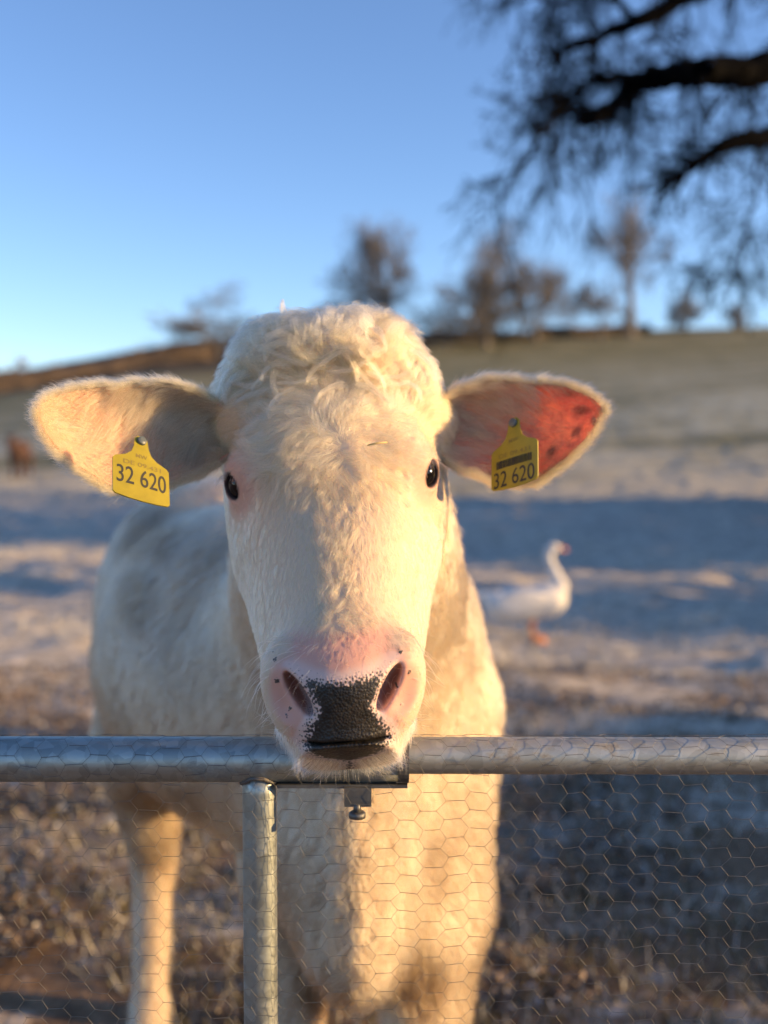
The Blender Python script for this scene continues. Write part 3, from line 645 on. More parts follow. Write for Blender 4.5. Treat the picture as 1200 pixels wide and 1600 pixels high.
# ear fur: back, rim fringe, long hair inside
for side, P, nn, T, Vv in ears:
    r = np.random.default_rng(60 + side); nu, nv = P.shape[:2]; dU = nrm(np.gradient(P, axis=0)); dV = nrm(np.gradient(P, axis=1))
    def pick(n, wfun):
        w = wfun(T, Vv); w = (w / w.sum()).ravel(); i = r.choice(nu * nv, n, p=w); a_, b_ = i // nv, i % nv
        p = P[a_, b_] + dU[a_, b_] * (r.random((n, 1)) - .5) * .0035 + dV[a_, b_] * (r.random((n, 1)) - .5) * .0045; return a_, b_, p
    wid = np.linalg.norm(np.gradient(P, axis=1), axis=-1)
    allP, allT = [], []
    # back of the ear
    a_, b_, p = pick(17000, lambda t, v: wid); n_ = -nn[a_, b_]; tt = nrm(dU[a_, b_] + .35 * np.sign(Vv[a_, b_])[:, None] * dV[a_, b_]); K = 6
    allP.append(grow(p + n_ * .0016, n_, tt, .014 + .010 * r.random(len(p)), .3 + .2 * r.random(len(p)), K, np.full(len(p), .3), noise(p, 60, 3) * 6, np.full(len(p), .1), .12, 71)); allT.append(fur_tint(p, 3))
    # rim
    for vr in (-1, 1):
        a_, b_, p = pick(5200, lambda t, v: np.exp(-((v - vr) / .09) ** 2) * (t > .1)); out_ = dV[a_, b_] * vr
        allP.append(grow(p, nrm(out_ + .3 * nn[a_, b_] * r.normal(size=(len(p), 1))), dU[a_, b_], .010 + .014 * r.random(len(p)), 1.0 + .3 * r.random(len(p)), K, np.full(len(p), .2), noise(p, 60, 3) * 6, np.full(len(p), .05), .15, 72)); allT.append(fur_tint(p, 4))
    # long hair inside, from the upper rim and root sweeping outwards
    a_, b_, p = pick(4200 if side > 0 else 9000, lambda t, v: wid * (sstep(.75, .30, t + .30 * (.6 - v)) * .9 + .15 * sstep(.80, .4, t))); n_ = nn[a_, b_]
    tt = nrm(dU[a_, b_] * 1.0 - dV[a_, b_] * (.30 if side > 0 else .75) + .25 * np.stack([noise(p, 45, s) for s in (1, 2, 3)], 1)); ln = .020 + .024 * r.random(len(p))
    allP.append(grow(p + n_ * .0016, n_, tt, ln, .35 + .25 * r.random(len(p)), K, np.full(len(p), .35), noise(p, 50, 5) * 6, np.full(len(p), .15), .10, 73)); allT.append(fur_tint(p, 5, (.50, .345, .22)))
    # short down over the rest of the inside
    a_, b_, p = pick(2200 if side > 0 else 9500, lambda t, v: wid); n_ = nn[a_, b_]; allP.append(grow(p + n_ * .0016, n_, nrm(dU[a_, b_] + .2 * dV[a_, b_] * np.sign(Vv[a_, b_])[:, None]), .007 + .007 * r.random(len(p)), .4 + .2 * r.random(len(p)), K, np.full(len(p), .2), noise(p, 60, 3) * 6, np.full(len(p), .05), .15, 74)); allT.append(fur_tint(p, 4))
    # tassel at the tip
    a_, b_, p = pick(700, lambda t, v: (t > .93) * 1.0); allP.append(grow(p, nrm(nn[a_, b_] * r.normal(size=(len(p), 1)) + dU[a_, b_]), dU[a_, b_], .010 + .014 * r.random(len(p)), .4 * np.ones(len(p)), K, np.full(len(p), .3), noise(p, 60, 3) * 6, np.full(len(p), .1), .15, 75)); allT.append(fur_tint(p, 4))
    PP = np.concatenate(allP); make_curves('ear_fur', PP, np.broadcast_to(.00014 * taper(K, .3), PP.shape[:2]), np.concatenate(allT), M_fur, cow)

# body coat
def body_fn(R, Nn, C, sd):
    r = np.random.default_rng(sd); T = np.tile([-.22, .40, -.95], (len(R), 1)) + .45 * np.stack([noise(C, 9, s) for s in (1, 2, 3)], 1)
    low = sstep(.8, .6, R[:, 2]); br = sstep(.12, .03, np.abs(R[:, 0] + .04)) * (R[:, 1] < 1.9)
    ln = (.030 + .018 * br) * (.7 + .6 * r.random(len(R))); return T, ln, .45 + .25 * r.random(len(R)), .5 + .4 * br, 6 * noise(C, 20, 5), np.full(len(R), .25), .10
R5, N5 = sample(Vb, Qb, Nb, lambda c, n: 5.0e4 * np.where((n * nrm(np.array([0, 0, CAM_Z]) - c)).sum(1) > -.3, 1, .35) * np.where(c[:, 1] < 1.45, 1.6, 1), 51)
P5 = clumped(R5, N5, body_fn, 6, 9000, .42, 52)
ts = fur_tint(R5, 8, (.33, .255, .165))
ks = stains(R5)[:, None]; ts = ts * (1 - ks) + np.array([.15, .092, .05]) * ks
print('body hairs', len(R5)); make_curves('body_fur', P5, np.broadcast_to(.00042 * taper(6, .3), P5.shape[:2]), ts, M_fur, cow)

# ------------------------------------------------------------------ ear tags and the straw
def text_mesh(body, size, sx=1.0):
    c = bpy.data.curves.new('txt', 'FONT'); c.body = body; c.size = size; c.align_x = 'CENTER'; c.align_y = 'CENTER'; c.extrude = .0; c.offset = .004
    o = bpy.data.objects.new('txt', c); scene.collection.objects.link(o); dg = bpy.context.evaluated_depsgraph_get(); me = bpy.data.meshes.new_from_object(o.evaluated_get(dg)); 
    v = np.array([tuple(x.co) for x in me.vertices]); f = [tuple(p.vertices) for p in me.polygons]; bpy.data.objects.remove(o); v[:, 0] *= sx; return v, f
M_tag = simple('yellow_tag_plastic', (0.30, 0.245, 0.012), 0.42, var=0.12, vscale=60)
M_ink = simple('black_ink', (0.03, 0.028, 0.022), 0.6); M_faint = simple('worn_ink', (0.20, 0.15, 0.03), 0.6); M_stud = simple('grey_stud', (0.10, 0.12, 0.12), 0.45)
def ear_tag(center, Rm, barcode, label, s=1.0, tilt=0):
    root = empty('ear_tag', center); root['_o'] = tuple(center); tagit(root, label, 'ear tag', 'yellow ear tags in the ears of the cow')
    C = lambda v: (np.asarray(v) * s) @ Rm.T + center
    out = [(-.0078, .037), (-.0090, .026), (-.0120, .017), (-.019, .0105), (-.0325, .0050), (-.0340, .003), (-.0343, -.042), (-.0330, -.0455), (-.017, -.0480), (0, -.0488), (.017, -.0480), (.0330, -.0455), (.0343, -.042), (.0340, .003), (.0325, .0050), (.019, .0105), (.0120, .017), (.0090, .026), (.0078, .037), (.004, .041), (-.004, .041)]
    n = len(out); bend = lambda x: 1.1 * x * x
    NX = 25; xs = np.linspace(-.0343, .0343, NX); V = []; Fc = []
    def zr_(x):
        ax_ = abs(x); top = float(np.interp(ax_, [0, .004, .0078, .0090, .0120, .019, .0325, .0343], [.041, .041, .037, .026, .017, .0105, .005, .002])); bot = float(np.interp(ax_, [0, .017, .033, .0343], [-.0488, -.048, -.0455, -.043])); return bot, top
    xs = np.unique(np.concatenate([xs, [-.0120, -.0090, -.0078, -.004, .004, .0078, .0090, .0120, .019, -.019]])); NX = len(xs)
    for x in xs:
        b0, t0 = zr_(x)
        for yy in (-.0008, .0008):
            for zz in (b0, t0): V.append((x, yy + bend(x), zz))
    for i in range(NX - 1):
        o_ = i * 4; p_ = o_ + 4; Fc += [(o_, p_, p_ + 1, o_ + 1), (o_ + 2, o_ + 3, p_ + 3, p_ + 2), (o_ + 1, p_ + 1, p_ + 3, o_ + 3), (o_, o_ + 2, p_ + 2, p_)]
    Fc += [(0, 1, 3, 2), (NX * 4 - 4, NX * 4 - 2, NX * 4 - 1, NX * 4 - 3)]
    b = MB(); b.add(C(V), Fc); b.build('panel', M_tag, root)
    b = MB(); c0 = np.array([0, -.0012, .034]); b.tube(C([c0, c0 - np.array([0, .003, 0]), c0 - np.array([0, .004, 0])]), [.0055 * s, .0052 * s, .003 * s], 20); b.tube(C([c0 + np.array([0, .001, 0]), c0 + np.array([0, .010, 0])]), .002 * s, 12); b.build('stud', M_stud, root)
    def txt(body, width, height, x, z, m, name):
        v, fa = text_mesh(body, 1.0, 1.0); lo, hi = v.min(0), v.max(0); vx = (v[:, 0] - (lo[0] + hi[0]) / 2) / (hi[0] - lo[0]) * width + x; vz = (v[:, 1] - (lo[1] + hi[1]) / 2) / (hi[1] - lo[1]) * height + z
        v3 = np.stack([vx, -.0011 + bend(vx), vz], 1); b = MB(); b.add(C(v3), fa); b.build(name, m, root)
    if barcode:
        txt('32 620', .060, .0205, 0, -.0345, M_ink, 'number')
        b = MB(); rr = random.Random(3); x = -.026
        while x < .026:
            w = rr.choice([.0007, .0012, .0018]); b.box(C([(x + w / 2, -.0012 + bend(x), -.0155)])[0], (w * s, .0003, .0100 * s), Rm); x += w + rr.choice([.0006, .0010])
        b.build('barcode', M_ink, root); txt('DE 09.431', .046, .0058, .001, -.0045, M_faint, 'small_lettering')
    else:
        txt('32 620', .060, .0235, 0, -.0180, M_ink, 'number'); txt('DE 09.431', .046, .0058, .001, .0000, M_faint, 'small_lettering')
    txt('MW', .014, .0055, 0, .0120, M_faint, 'emblem')
    return root
def tag_frame(ux, uz, du, wx, wz, dw):
    U = nrm(np.array([ux, du, uz])); Wd = np.array([wx, dw, wz]); Wd = nrm(Wd - (Wd @ U) * U); return np.stack([U, nrm(np.cross(-Wd, U)), -Wd], 1)
def rotm(yaw, pitch, roll):
    cy, sy, cp, sp, cr, sr = math.cos(yaw), math.sin(yaw), math.cos(pitch), math.sin(pitch), math.cos(roll), math.sin(roll)
    return np.array([[cy, -sy, 0], [sy, cy, 0], [0, 0, 1]]) @ np.array([[1, 0, 0], [0, cp, -sp], [0, sp, cp]]) @ np.array([[cr, 0, sr], [0, 1, 0], [-sr, 0, cr]])
ear_tag(W(221, 728, 1.170), tag_frame(.0545, -.0195, .038, .0074, -.0404, -.0305), False, 'yellow numbered tag without a barcode hanging in the sunlit cream ear', .96)
ear_tag(W(803, 702, 1.297), tag_frame(.0489, .0176, -.044, -.002, -.043, -.0195), True, 'yellow numbered tag with a barcode hanging in the red glowing ear')
M_straw = simple('straw', (0.62, 0.45, 0.18), 0.5)
b = MB(); pa, pb = W(574, 696, 1.168), W(605, 691, 1.172); b.tube([pa, (pa + pb) / 2 + np.array([0, -.001, .0008]), pb], [.0008, .0011, .0009], 8); o = b.build('straw', M_straw, origin=pa, smooth=True); tagit(o, 'short yellow straw caught in the curly forehead hair of the white cow', 'straw')

# ------------------------------------------------------------------ gate with netting
YR = 1.16; zr = W(400, 1186, YR)[2]; RL = .0242; ztop = zr + RL; RR = .0198; zr2 = ztop - RR - .0005
gate = empty('gate', (W(400, 1186, YR)[0], YR, gz(-.13, YR))); gate['_o'] = tuple(gate.location); tagit(gate, 'galvanised tube gate covered with hexagonal wire netting in front of the white cow', 'gate')
X = lambda px: (px - 600) / F * YR
def lathe_tube(b, a, c, r, n=40, sides=28):
    pts = np.linspace(a, c, n); b.tube(pts, r, sides)
b = MB(); lathe_tube(b, (-1.6, YR, zr + .0015), (X(632), YR, zr - .0005), RL, 60); b.build('top_rail', M_galv, gate, smooth=True)
b = MB(); lathe_tube(b, (X(600), YR + .001, zr2), (1.7, YR + .001, zr2 - .003), RR, 60); b.build('extension_rail', M_galv2, gate, smooth=True)
b = MB(); lathe_tube(b, (X(402), YR, zr - RL * .6), (X(399), YR, .12), .0186, 50); b.build('upright', M_galv, gate, smooth=True); b = MB(); lathe_tube(b, (-1.55, YR, zr), (-1.55, YR, .12), .0186, 20); b.build('upright', M_galv, gate, smooth=True)
b = MB(); lathe_tube(b, (-1.6, YR, .14), (1.7, YR, .14), .0186, 20); b.build('bottom_rail', M_galv, gate, smooth=True)
b = MB(); bz = zr - .0065; x0, x1 = X(432), X(637)
b.tube([(x1 - .010, YR, zr - .0003), (x1 + .0015, YR, zr - .0003)], RL + .0012, 32); b.box(((x0 + x1) / 2, YR - .002, zr - RL - .0010), (x1 - x0, .030, .0035)); b.build('clamp_bracket', M_bracket, gate, smooth=False)
b = MB(); b.box((X(559), YR - .018, W(559, 1236, YR)[2]), (.029, .006, .021)); b.build('latch_plate', M_bracket, gate)
b = MB(); zb = W(558, 1252, YR)[2]; b.tube([(X(558), YR - .018, zb + .004), (X(558), YR - .018, zb - .006)], .0042, 14); b.tube([(X(558), YR - .018, zb - .005), (X(558), YR - .018, zb - .0065), (X(558), YR - .018, zb - .0115), (X(558), YR - .018, zb - .0125)], [.007, .009, .009, .006], 18); b.build('bolt', M_bracket, gate, smooth=True)
# weld seam where the upright meets the rail
b = MB(); an = np.linspace(0, 2 * math.pi, 30); b.tube([(X(402) + .0195 * math.cos(t), YR + .0195 * math.sin(t), zr - math.sqrt(max(RL ** 2 - (.0195 * math.sin(t)) ** 2, 0)) - .001 + .0006 * math.sin(9 * t)) for t in an], .0026, 8); b.build('weld', M_bracket, gate, smooth=True)
# netting: hexagons drawn on the unrolled sheet, wrapped over the rail
px_, pz_ = .0505, .0198; tw = .018; wire = MB()
def wrap(u, v):
    r = RL + .0012; off = .0012 * math.sin(u * 23 + v * 31) + .0010 * math.sin(u * 57 - v * 13)
    uu = u + .0016 * math.sin(v * 47 + u * 11) + .0012 * math.sin(v * 90 + u * 60); v = v + .0013 * math.sin(u * 38 + v * 20) + .0009 * math.sin(u * 91)
    if v < 0: return (uu, YR - r - .0008 + off * (1 + min(-v * 3, 1)), zr + v)
    a_ = v / r; return (uu, YR - (r + abs(off) * .5) * math.cos(a_), zr + (r + abs(off) * .5) * math.sin(a_))
vmax = RL * 2.9; rows = int((1.0 + vmax) / pz_) ; rwire = .00019
for i in range(int(-1.45 / (px_ / 2)), int(1.5 / (px_ / 2))):
    for j in range(rows):
        v0 = vmax - j * pz_ - (pz_ / 2 if i % 2 else 0); u0 = i * px_ / 2
        if v0 < -1.0: continue
        jx = .0016 * math.sin(i * 12.9 + j * 78.2)
        a_, c_ = (u0 - tw / 2 + jx, v0), (u0 + tw / 2 + jx, v0)
        wire.tube([wrap(*a_), wrap(u0 + jx, v0), wrap(*c_)], rwire * 1.5, 4, cap=False)
        for dv in (pz_ / 2, -pz_ / 2):
            v2 = v0 + dv
            if v2 > vmax: continue
            jx2 = .0016 * math.sin((i + 1) * 12.9 + (j if dv > 0 else j + 1) * 78.2 ) if False else 0
            e_ = (u0 + px_ / 2 - tw / 2, v2); wire.tube([wrap(*c_), wrap((c_[0] + e_[0]) / 2, (c_[1] + e_[1]) / 2), wrap(*e_)], rwire, 4, cap=False)
wire.build('wire_netting', M_wire, gate, smooth=True)

# ------------------------------------------------------------------ trees
def bark(name, lo, hi): return simple(name, tuple((a + b) / 2 for a, b in zip(lo, hi)), 0.9, var=0.4, vscale=8)
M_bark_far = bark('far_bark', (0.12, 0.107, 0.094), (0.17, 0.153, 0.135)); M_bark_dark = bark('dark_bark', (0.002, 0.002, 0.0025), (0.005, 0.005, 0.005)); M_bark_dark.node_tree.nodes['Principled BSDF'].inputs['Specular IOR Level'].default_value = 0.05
M_hedge = simple('hedge_twigs', (0.085, 0.060, 0.042), 0.9, var=0.5, vscale=3)
class Segs:
    """many thin tapering sticks in one numpy mesh"""
    def __init__(s): s.a = []; s.b = []; s.ra = []; s.rb = []
    def seg(s, a, b, ra, rb): s.a.append(a); s.b.append(b); s.ra.append(ra); s.rb.append(rb)
    def build(s, name, m, parent, sides=4):
        a, b = np.array(s.a), np.array(s.b); ra, rb = np.array(s.ra), np.array(s.rb); t = nrm(b - a); ref = np.where(np.abs(t[:, 2:3]) > .9, np.array([[1., 0, 0]]), np.array([[0, 0, 1.]])); u = nrm(np.cross(t, ref)); w = np.cross(t, u)
        an = np.arange(sides) / sides * 2 * math.pi; c = np.cos(an)[None, :, None] * u[:, None] + np.sin(an)[None, :, None] * w[:, None]
        V = np.concatenate([a[:, None] + c * ra[:, None, None], b[:, None] + c * rb[:, None, None]], 1).reshape(-1, 3); n = len(a); base = (np.arange(n) * 2 * sides)[:, None, None]
        j = np.arange(sides); q = np.stack([j, (j + 1) % sides, (j + 1) % sides + sides, j + sides], 1)[None] + base
        return meshobj(name, V, q.reshape(-1, 4), m, parent)
def branch(S, p, d, ln, r, depth, rnd, spread=.6, droop=0.0, nkids=3, shrink=.68, wob=.25):
    n = max(2, int(3 + depth)); step = ln / n; q = np.array(p, float); d = np.array(d, float); pts = [q.copy()]; ds = [d.copy()]
    for i in range(n):
        d = nrm(d + wob * rnd.normal(size=3) * .6 + np.array([0, 0, -droop * (1.0 if depth < 3 else .4)])); q2 = q + d * step; r1, r2 = r * (1 - .55 * i / n), r * (1 - .55 * (i + 1) / n); S.seg(q.copy(), q2.copy(), r1, r2); q = q2; pts.append(q.copy()); ds.append(d.copy())
    if depth <= 0: return
    for k in range(nkids + (1 if depth > 2 else 0)):
        i = rnd.integers(max(1, n // 3), n + 1); ax = rnd.normal(size=3); ax -= ax @ ds[i] * ds[i]; ax = nrm(ax); nd = nrm(ds[i] * (1 - spread * .5) + ax * spread * (.7 + .5 * rnd.random()))
        branch(S, pts[i], nd, ln * shrink * (.75 + .4 * rnd.random()), r * (1 - .55 * i / n) * .62, depth - 1, rnd, spread, droop, nkids, shrink, wob)
    branch(S, pts[-1], ds[-1], ln * shrink, r * .45, depth - 1, rnd, spread, droop, nkids, shrink, wob)
def far_tree(px, pbase, ptop, d, seed, label, cat='tree', spread=.6, trunk=.3, depth=4, lean=0, wide=1.0, name='bare_tree', kids=3):
    base = W(px, pbase, d); base[2] = gz(base[0], d) - .15; top = W(px, ptop, d)[2]; H = top - base[2]; rnd = np.random.default_rng(seed)
    root = empty(name, base); root['_o'] = tuple(base); tagit(root, label, cat, 'bare trees along the hill crest')
    T = Segs(); th = H * trunk; r0 = H * .026; T.seg(base, base + np.array([lean * th * .3, 0, th * .5]), r0 * 1.4, r0); T.seg(base + np.array([lean * th * .3, 0, th * .5]), base + np.array([lean * th, 0, th]), r0, r0 * .85); T.build('trunk', M_bark_far, root, 8)
    C = Segs(); p = base + np.array([lean * th, 0, th])
    branch(C, p, np.array([lean * .3, 0, 1]), H * .30, r0 * .8, depth, rnd, spread, 0, kids, .66)
    for k in range(4):
        a_ = rnd.random() * 6.28; branch(C, p - np.array([0, 0, th * .2 * rnd.random()]), nrm(np.array([math.cos(a_) * wide, math.sin(a_) * wide, .75])), H * .27, r0 * .5, depth, rnd, spread, 0, kids, .66)
    # scale the crown to the wanted height
    A = np.array(C.a + C.b); k = (H - th) / (np.sort(A[:, 2])[-12] - p[2]); wide *= 1.25; f = lambda v: p + (v - p) * np.array([wide * k, wide * k, k]); C.a = [f(v) for v in C.a]; C.b = [f(v) for v in C.b]
    C.ra = [max(v, .022) for v in C.ra]; C.rb = [max(v * .8, .015) for v in C.rb]; C.build('crown', M_bark_far, root, 3); return root
far_tree(345, 545, 440, 88, 1, 'low spreading bare tree left of the head of the cow on the crest', wide=1.25, trunk=.22)
far_tree(608, 520, 335, 92, 2, 'narrow bare tree rising behind the curly poll of the cow', wide=.62, trunk=.3, spread=.5)
far_tree(562, 525, 385, 96, 3, 'shorter bare tree beside the narrow tree above the head of the cow', wide=.8, trunk=.25)
far_tree(700, 522, 440, 90, 9, 'low bushy bare tree between the head of the cow and the broad tree', wide=1.1, trunk=.12, name='bare_bush')
far_tree(760, 522, 345, 90, 4, 'broad bare tree with the densest tall crown on the crest', wide=.80, trunk=.2, kids=4)
far_tree(838, 520, 392, 93, 5, 'bare tree with rounded crown touching the broad tree', wide=.62, trunk=.2)
far_tree(940, 516, 428, 94, 6, 'small round topped bare tree beside the tallest tree', wide=.75, trunk=.3)
far_tree(985, 518, 290, 96, 7, 'tallest slender bare tree under the overhanging branches', wide=.62, trunk=.32, spread=.5)
far_tree(1070, 512, 448, 98, 8, 'small cone shaped bare tree right of the tallest tree', wide=.55, trunk=.12)
far_tree(1150, 508, 468, 98, 10, 'smallest bare tree at the right end of the crest', wide=.6, trunk=.2)

# overhanging old tree: trunk out of the frame at the right
old = empty('old_tree', (6.6, 9.6, gz(6.6, 9.6) - .1)); old['_o'] = tuple(old.location); tagit(old, 'dark gnarled tree whose leafless branches hang in from the upper right', 'tree')
rnd = np.random.default_rng(12); T = Segs(); C = Segs()
tr = [np.array(old['_o']), np.array([6.5, 9.5, 1.5]), np.array([6.1, 9.4, 3.2]), W(1440, 60, 9.2)]
for i in range(3): T.seg(tr[i], tr[i + 1], .42 - .05 * i, .37 - .05 * i)
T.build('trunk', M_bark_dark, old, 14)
limbs = [([(1440, 60), (1300, 75), (1190, 108), (1100, 112), (1010, 118), (975, 150), (935, 183), (905, 190)], 9.2, .18, .05),
         ([(1440, 60), (1320, 190), (1200, 212), (1120, 230), (1075, 262), (1030, 300)], 9.0, .11, .035),
         ([(1300, 75), (1240, -40), (1120, -30), (1000, 30), (900, 70), (860, 95)], 9.4, .12, .03),
         ([(1010, 118), (930, 125), (870, 170), (845, 210), (812, 270), (785, 305)], 9.0, .055, .012),
         ([(1190, 108), (1170, 160), (1185, 240), (1175, 320), (1162, 385), (1150, 430)], 8.8, .022, .006),
         ([(1000, 30), (940, -20), (880, 5), (830, -10), (800, -40)], 9.3, .035, .008),
         ([(1240, -40), (1180, -110), (1050, -100), (940, -60), (880, -20)], 9.2, .09, .02),
         ([(1440, 60), (1330, -60), (1260, -140), (1180, -180)], 9.2, .16, .05)]
for pp, d, r0, r1 in limbs:
    pts = [W(x, y, d + .35 * math.sin(i * 1.7)) for i, (x, y) in enumerate(pp)]; fine = []
    for i in range(len(pts) - 1):
        for t in np.linspace(0, 1, 4, endpoint=False): fine.append(pts[i] * (1 - t) + pts[i + 1] * t + rnd.normal(size=3) * .022)
    fine.append(pts[-1]); n = len(fine)
    for i in range(n - 1): C.seg(fine[i], fine[i + 1], r0 + (r1 - r0) * i / n, r0 + (r1 - r0) * (i + 1) / n)
    for i in range(1, n):
        rr = r0 + (r1 - r0) * i / n
        for k in range(2 if rnd.random() < .35 else 1):
            dr = nrm(nrm(fine[i] - fine[i - 1]) * .5 + rnd.normal(size=3) * .6 + np.array([-.15, 0, -.05 if k else .3]))
            branch(C, fine[i], dr, .17 + .21 * rnd.random(), min(rr * .4, .022), 3 if rnd.random() < .12 else 2, rnd, .75, .10, 3, .70, .35)
        if rnd.random() < .18 and d > 8.95:   # drooping twig curtains
            branch(C, fine[i], nrm(np.array([-.2, 0, -1]) + .3 * rnd.normal(size=3)), .35 + .35 * rnd.random(), .009, 2, rnd, .5, .25, 3, .7, .3)
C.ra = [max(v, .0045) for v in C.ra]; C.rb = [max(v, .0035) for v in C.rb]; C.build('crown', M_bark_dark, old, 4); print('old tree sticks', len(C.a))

# ------------------------------------------------------------------ hedges
def hedge(name, line, h, w, label, m, seed=0, group=None, n=60, solid=True, hv=.35):
    """twiggy hedge along a line of ground points: ragged body plus sticks"""
    line = np.array(line, float); L_ = np.concatenate([[0], np.cumsum(np.linalg.norm(np.diff(line, axis=0), axis=1))]); o = (line[0][0], line[0][1], gz(*line[0])); rnd = np.random.default_rng(seed)
    root = empty(name, o); root['_o'] = tuple(o); tagit(root, label, 'hedge', group); S = Segs()
    tot = L_[-1]; cnt = int(tot * n)
    hs = lambda s: h * (1 + hv * noise(np.array([[s * 1., 3., 7.]]), 1 / max(h * 1.5, .5), seed)[0])
    for i in range(cnt):
        s = rnd.random() * tot; x = np.interp(s, L_, line[:, 0]) + rnd.normal() * w * .25; y = np.interp(s, L_, line[:, 1]) + rnd.normal() * w * .25; H = hs(s); z = gz(x, y); k = rnd.random() ** .7
        a_ = np.array([x, y, z + H * k * rnd.random()]); d = nrm(rnd.normal(size=3) * np.array([.7, .7, .3]) + np.array([0, 0, .8])); ln = H * (.2 + .3 * rnd.random()); b_ = a_ + d * ln; b_[2] = min(b_[2], z + H * 1.1); S.seg(a_, b_, h * .022, h * .008)
    S.build('twigs', m, root, 3)
    if solid:
        ss = np.linspace(0, tot, int(tot / (h * .25)) + 2); an = np.linspace(0, math.pi, 9); V = []
        for s in ss:
            x, y = np.interp(s, L_, line[:, 0]), np.interp(s, L_, line[:, 1]); H = hs(s) * .82; z = gz(x, y) - .1
            for t in an:
                V.append([x + 0, y + w * .5 * math.cos(t), z + H * math.sin(t) ** .6])
        V = np.array(V); V += (np.stack([noise(V, 2 / h, s + seed) for s in (1, 2, 3)], 1)) * h * .14
        na = len(an); ii_, jj_ = np.meshgrid(np.arange(len(ss) - 1), np.arange(na - 1), indexing='ij'); a0 = (ii_ * na + jj_).ravel(); meshobj('thicket', V, np.stack([a0, a0 + na, a0 + na + 1, a0 + 1], 1), m, root)
    return root
def gp(px, d): return ((px - 600) / F * d, d)
hedge('hedge', [gp(-80, 78), gp(60, 80), gp(200, 83), gp(335, 86)], 1.5, 1.6, 'dark brown hedge across the slope beyond the far brown animal', M_hedge, 3, n=70)
hedge('hedge', [gp(655, 95), gp(800, 97), gp(1010, 99)], 1.1, 1.6, 'low brown hedge under the bare trees on the crest', M_hedge, 4, n=70)

# ------------------------------------------------------------------ small far animals
def animal(name, fn, lo, hi, h, m, origin, label, cat, **kw):
    V, Q = surface_nets(fn, lo, hi, h); o = meshobj(name, V + origin, Q, m, origin=origin); o['_o'] = tuple(origin); tagit(o, label, cat, **kw); return o
M_goose = simple('white_feathers', (0.66, 0.64, 0.60), 0.8, var=0.12, vscale=12); M_orange = simple('orange_beak', (0.62, 0.20, 0.05), 0.5)
gx0 = W(828, 990, 8.4); go = np.array([gx0[0], 8.4, gz(gx0[0], 8.4)])
def goose(p):
    d = ell(p, (-.05, 0, .29), (.29, .135, .135), rotY(-.16)); d = smin(d, ell(p, (.15, 0, .33), (.13, .115, .125)), .08); d = smin(d, cone(p, (-.28, 0, .33), (-.43, 0, .37), .07, .02), .06)
    ch = [((.20, 0, .36), .085), ((.235, 0, .44), .052), ((.19, 0, .54), .036), ((.145, 0, .64), .031), ((.14, 0, .71), .031)]
    for (a_, ra), (b_, rb) in zip(ch[:-1], ch[1:]): d = smin(d, cone(p, a_, b_, ra, rb), .03)
    d = smin(d, ell(p, (.175, 0, .735), (.058, .040, .040)), .02); return d
gs = animal('goose', goose, (-.5, -.2, .1), (.4, .2, .85), .011, M_goose, go, 'white goose with orange beak standing on frosty ground right of the cow', 'goose')
b = MB(); b.tube(go + np.array([(.222, 0, .733), (.25, 0, .725), (.285, 0, .715)]), [.021, .017, .008], 10); b.build('beak', M_orange, gs, smooth=True)
for sy in (-.055, .055):
    b = MB(); b.tube(go + np.array([(.02, sy, .20), (.01, sy, .11), (.03, sy, .02)]), [.016, .011, .012], 8); b.tube(go + np.array([(.02, sy, .015), (.11, sy, .008)]), [.015, .035], 8); b.build('leg', M_orange, gs, smooth=True)
for sy in (-1, 1):
    V, Q = surface_nets(lambda p: ell(p, (-.10, sy * .115, .32), (.24, .035, .10), rotY(-.10)), (-.4, -.2, .15), (.2, .2, .5), .014); meshobj('wing', V + go, Q, M_goose, gs)

def beast(p, H, wd, woolly=0):
    # stands facing the camera; body runs away along +y
    d = ell(p, (0, 0, H * .68), (wd, H * .5, H * .24)); d = smin(d, ell(p, (0, -H * .35, H * .66), (wd * .9, H * .2, H * .22)), .08)
    d = smin(d, cone(p, (0, -H * .5, H * .78), (0, -H * .68, H * .95), wd * .5, wd * .38), .08); d = smin(d, cone(p, (0, -H * .70, H * .96), (0, -H * .88, H * .74), wd * .40, wd * .22), .04)
    for s in (-1, 1):
        d = smin(d, cone(p, (s * wd * .4, -H * .70, H * 1.0), (s * wd * .85, -H * .68, H * 1.02), .035 * H, .02 * H), .02)
        for y in (-.36, .36):
            d = smin(d, cone(p, (s * wd * .55, y * H, H * .5), (s * wd * .5, (y + .02) * H, H * .28), .09 * H, .05 * H), .04); d = smin(d, cone(p, (s * wd * .5, (y + .02) * H, H * .28), (s * wd * .5, y * H, .02), .045 * H, .042 * H), .02)
    return d
M_brown = simple('brown_hide', (0.055, 0.024, 0.014), 0.8, var=0.3, vscale=3); M_wool = simple('pale_wool', (0.75, 0.73, 0.70), 0.9)
bx = W(34, 755, 35); bo = np.array([bx[0], 35, gz(bx[0], 35)])
animal('brown_cow', lambda p: beast(p, 1.32, .25), (-.5, -1.3, -.03), (.5, .9, 1.5), .03, M_brown, bo, 'small brown cow seen end on far away at the left edge of the field', 'cow')
so = W(36, 575, 102); so = np.array([so[0], 102., gz(so[0], 102)])
animal('sheep', lambda p: beast(p, 1.15, .42), (-.6, -1.2, -.03), (.6, .8, 1.3), .03, M_wool, so, 'tiny pale sheep on the crest at the far left', 'sheep')

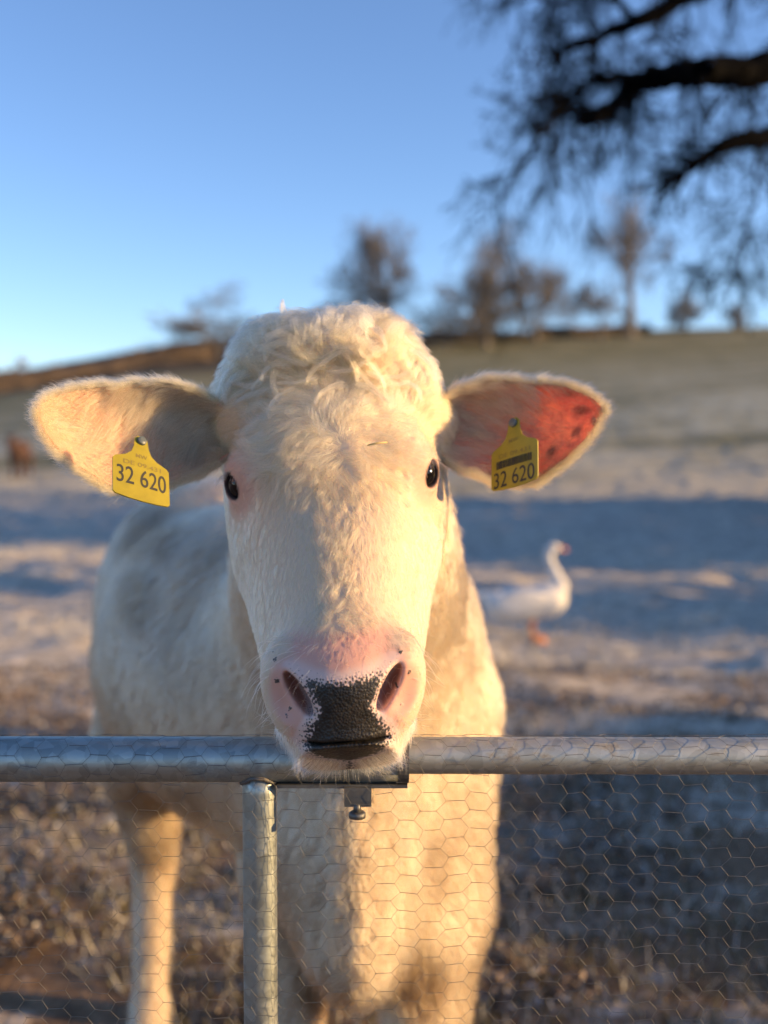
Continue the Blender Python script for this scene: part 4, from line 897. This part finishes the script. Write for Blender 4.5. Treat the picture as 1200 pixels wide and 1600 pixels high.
# unseen hedges added at the right to shade the pasture, gaps let sun through
for k, (ya, yb, hh, lab) in enumerate(((-7.5, 1.0, 2.65, 'low unseen hedge nearest the gate added for shade'), (1.2, 3.4, 3.4, 'tall unseen hedge piece next to the lowest one added for shade'), (7.0, 10.2, 4.0, 'middle length of unseen hedge added for shade'), (11.6, 19.0, 5.0, 'long farther unseen hedge added for shade'), (19.6, 28.0, 5.2, 'farthest unseen hedge added to shade the pasture'))):
    hedge('shade_hedge', [(13.0, ya), (13.0 + .02 * k, yb)], hh, 1.4, lab, M_hedge, 6 + k, 'unseen hedges added to shade the pasture', n=(40 if k < 2 else 75), solid=k < 2, hv=(.06 if k < 2 else .4))


# ground litter: leaves, straw, grass blades near the gate
def litter():
    r = np.random.default_rng(5); n = 44000; y = 2.4 + 5 * r.random(n) ** 1.4; x = (r.random(n) - .5) * (y * .80 + .3); z = terrain(x, y)
    keep = fbm(np.stack([x, y, 0 * x], -1), 1.4, 31, 3) > -.25; x, y, z = x[keep], y[keep], z[keep]; n = len(x); L_ = .006 + .015 * r.random(n); a_ = r.random(n) * 6.28; t = r.normal(size=n) * .35
    u = np.stack([np.cos(a_), np.sin(a_), t], 1) * L_[:, None]; w = np.stack([-np.sin(a_), np.cos(a_), r.normal(size=n) * .5], 1) * (L_ * (.25 + .4 * r.random(n)))[:, None]; c = np.stack([x, y, z + .012 + .012 * r.random(n)], 1)
    V = np.stack([c - u, c + w + [0, 0, .004], c + u, c - w], 1).reshape(-1, 3); Q = np.arange(4 * n).reshape(-1, 4)
    pal = np.array([[.20, .14, .09], [.13, .095, .065], [.32, .24, .17], [.08, .06, .045], [.40, .39, .36], [.24, .175, .11]]); col = np.repeat(pal[r.integers(len(pal), size=n)] * (.7 + .6 * r.random((n, 1))), 4, 0)
    m, nt, out = mat('leaf_litter'); b_ = N(nt, 'BsdfPrincipled'); b_.inputs['Roughness'].default_value = .9; nt.links.new(attr(nt, 'tint', 'Color'), b_.inputs['Base Color']); nt.links.new(b_.outputs[0], out.inputs[0])
    o = meshobj('leaf_litter', V, Q, m, smooth=False, attrs={'tint': col}); tagit(o, 'brown fallen leaves scattered over the trampled ground behind the gate', 'leaf litter', kind='stuff')
    n = 42000; y = 2.4 + 16 * r.random(n) ** 1.3; x = (r.random(n) - .5) * (y * .80 + .5); q = np.stack([x, y, 0 * x], -1); keep = fbm(q, .8, 41, 3) + .10 * x / (y * .35) > -.05; x, y, q = x[keep], y[keep], q[keep]; n = len(x); z = terrain(x, y)
    h = .025 + .05 * r.random(n); a_ = r.random(n) * 6.28; w = np.stack([np.cos(a_), np.sin(a_), 0 * a_], 1) * .0022 * (1 + y[:, None] * .12); lean = r.normal(size=(n, 3)) * .6; lean[:, 2] = 1; c = np.stack([x, y, z - .005], 1); tp = c + lean * h[:, None]
    V = np.stack([c - w, c + w, tp + w * .3, tp - w * .3], 1).reshape(-1, 3); Q = np.arange(4 * n).reshape(-1, 4)
    fr = sstep(3.2, 6.0, y + r.normal(size=n) * 2)[:, None]; gcol = np.array([.055, .06, .025]) * (1 - r.random((n, 1)) * .6) + np.array([.12, .09, .04]) * r.random((n, 1)); col = gcol * (1 - fr) + np.array([.62, .59, .52]) * fr
    o = meshobj('grass', V, Q, m, smooth=False, attrs={'tint': np.repeat(col, 4, 0)}); tagit(o, 'short frosted grass tufts on the pasture behind the gate', 'grass', kind='stuff')
litter()
for o in list(scene.objects):
    if '_o' in o.keys(): del o['_o']
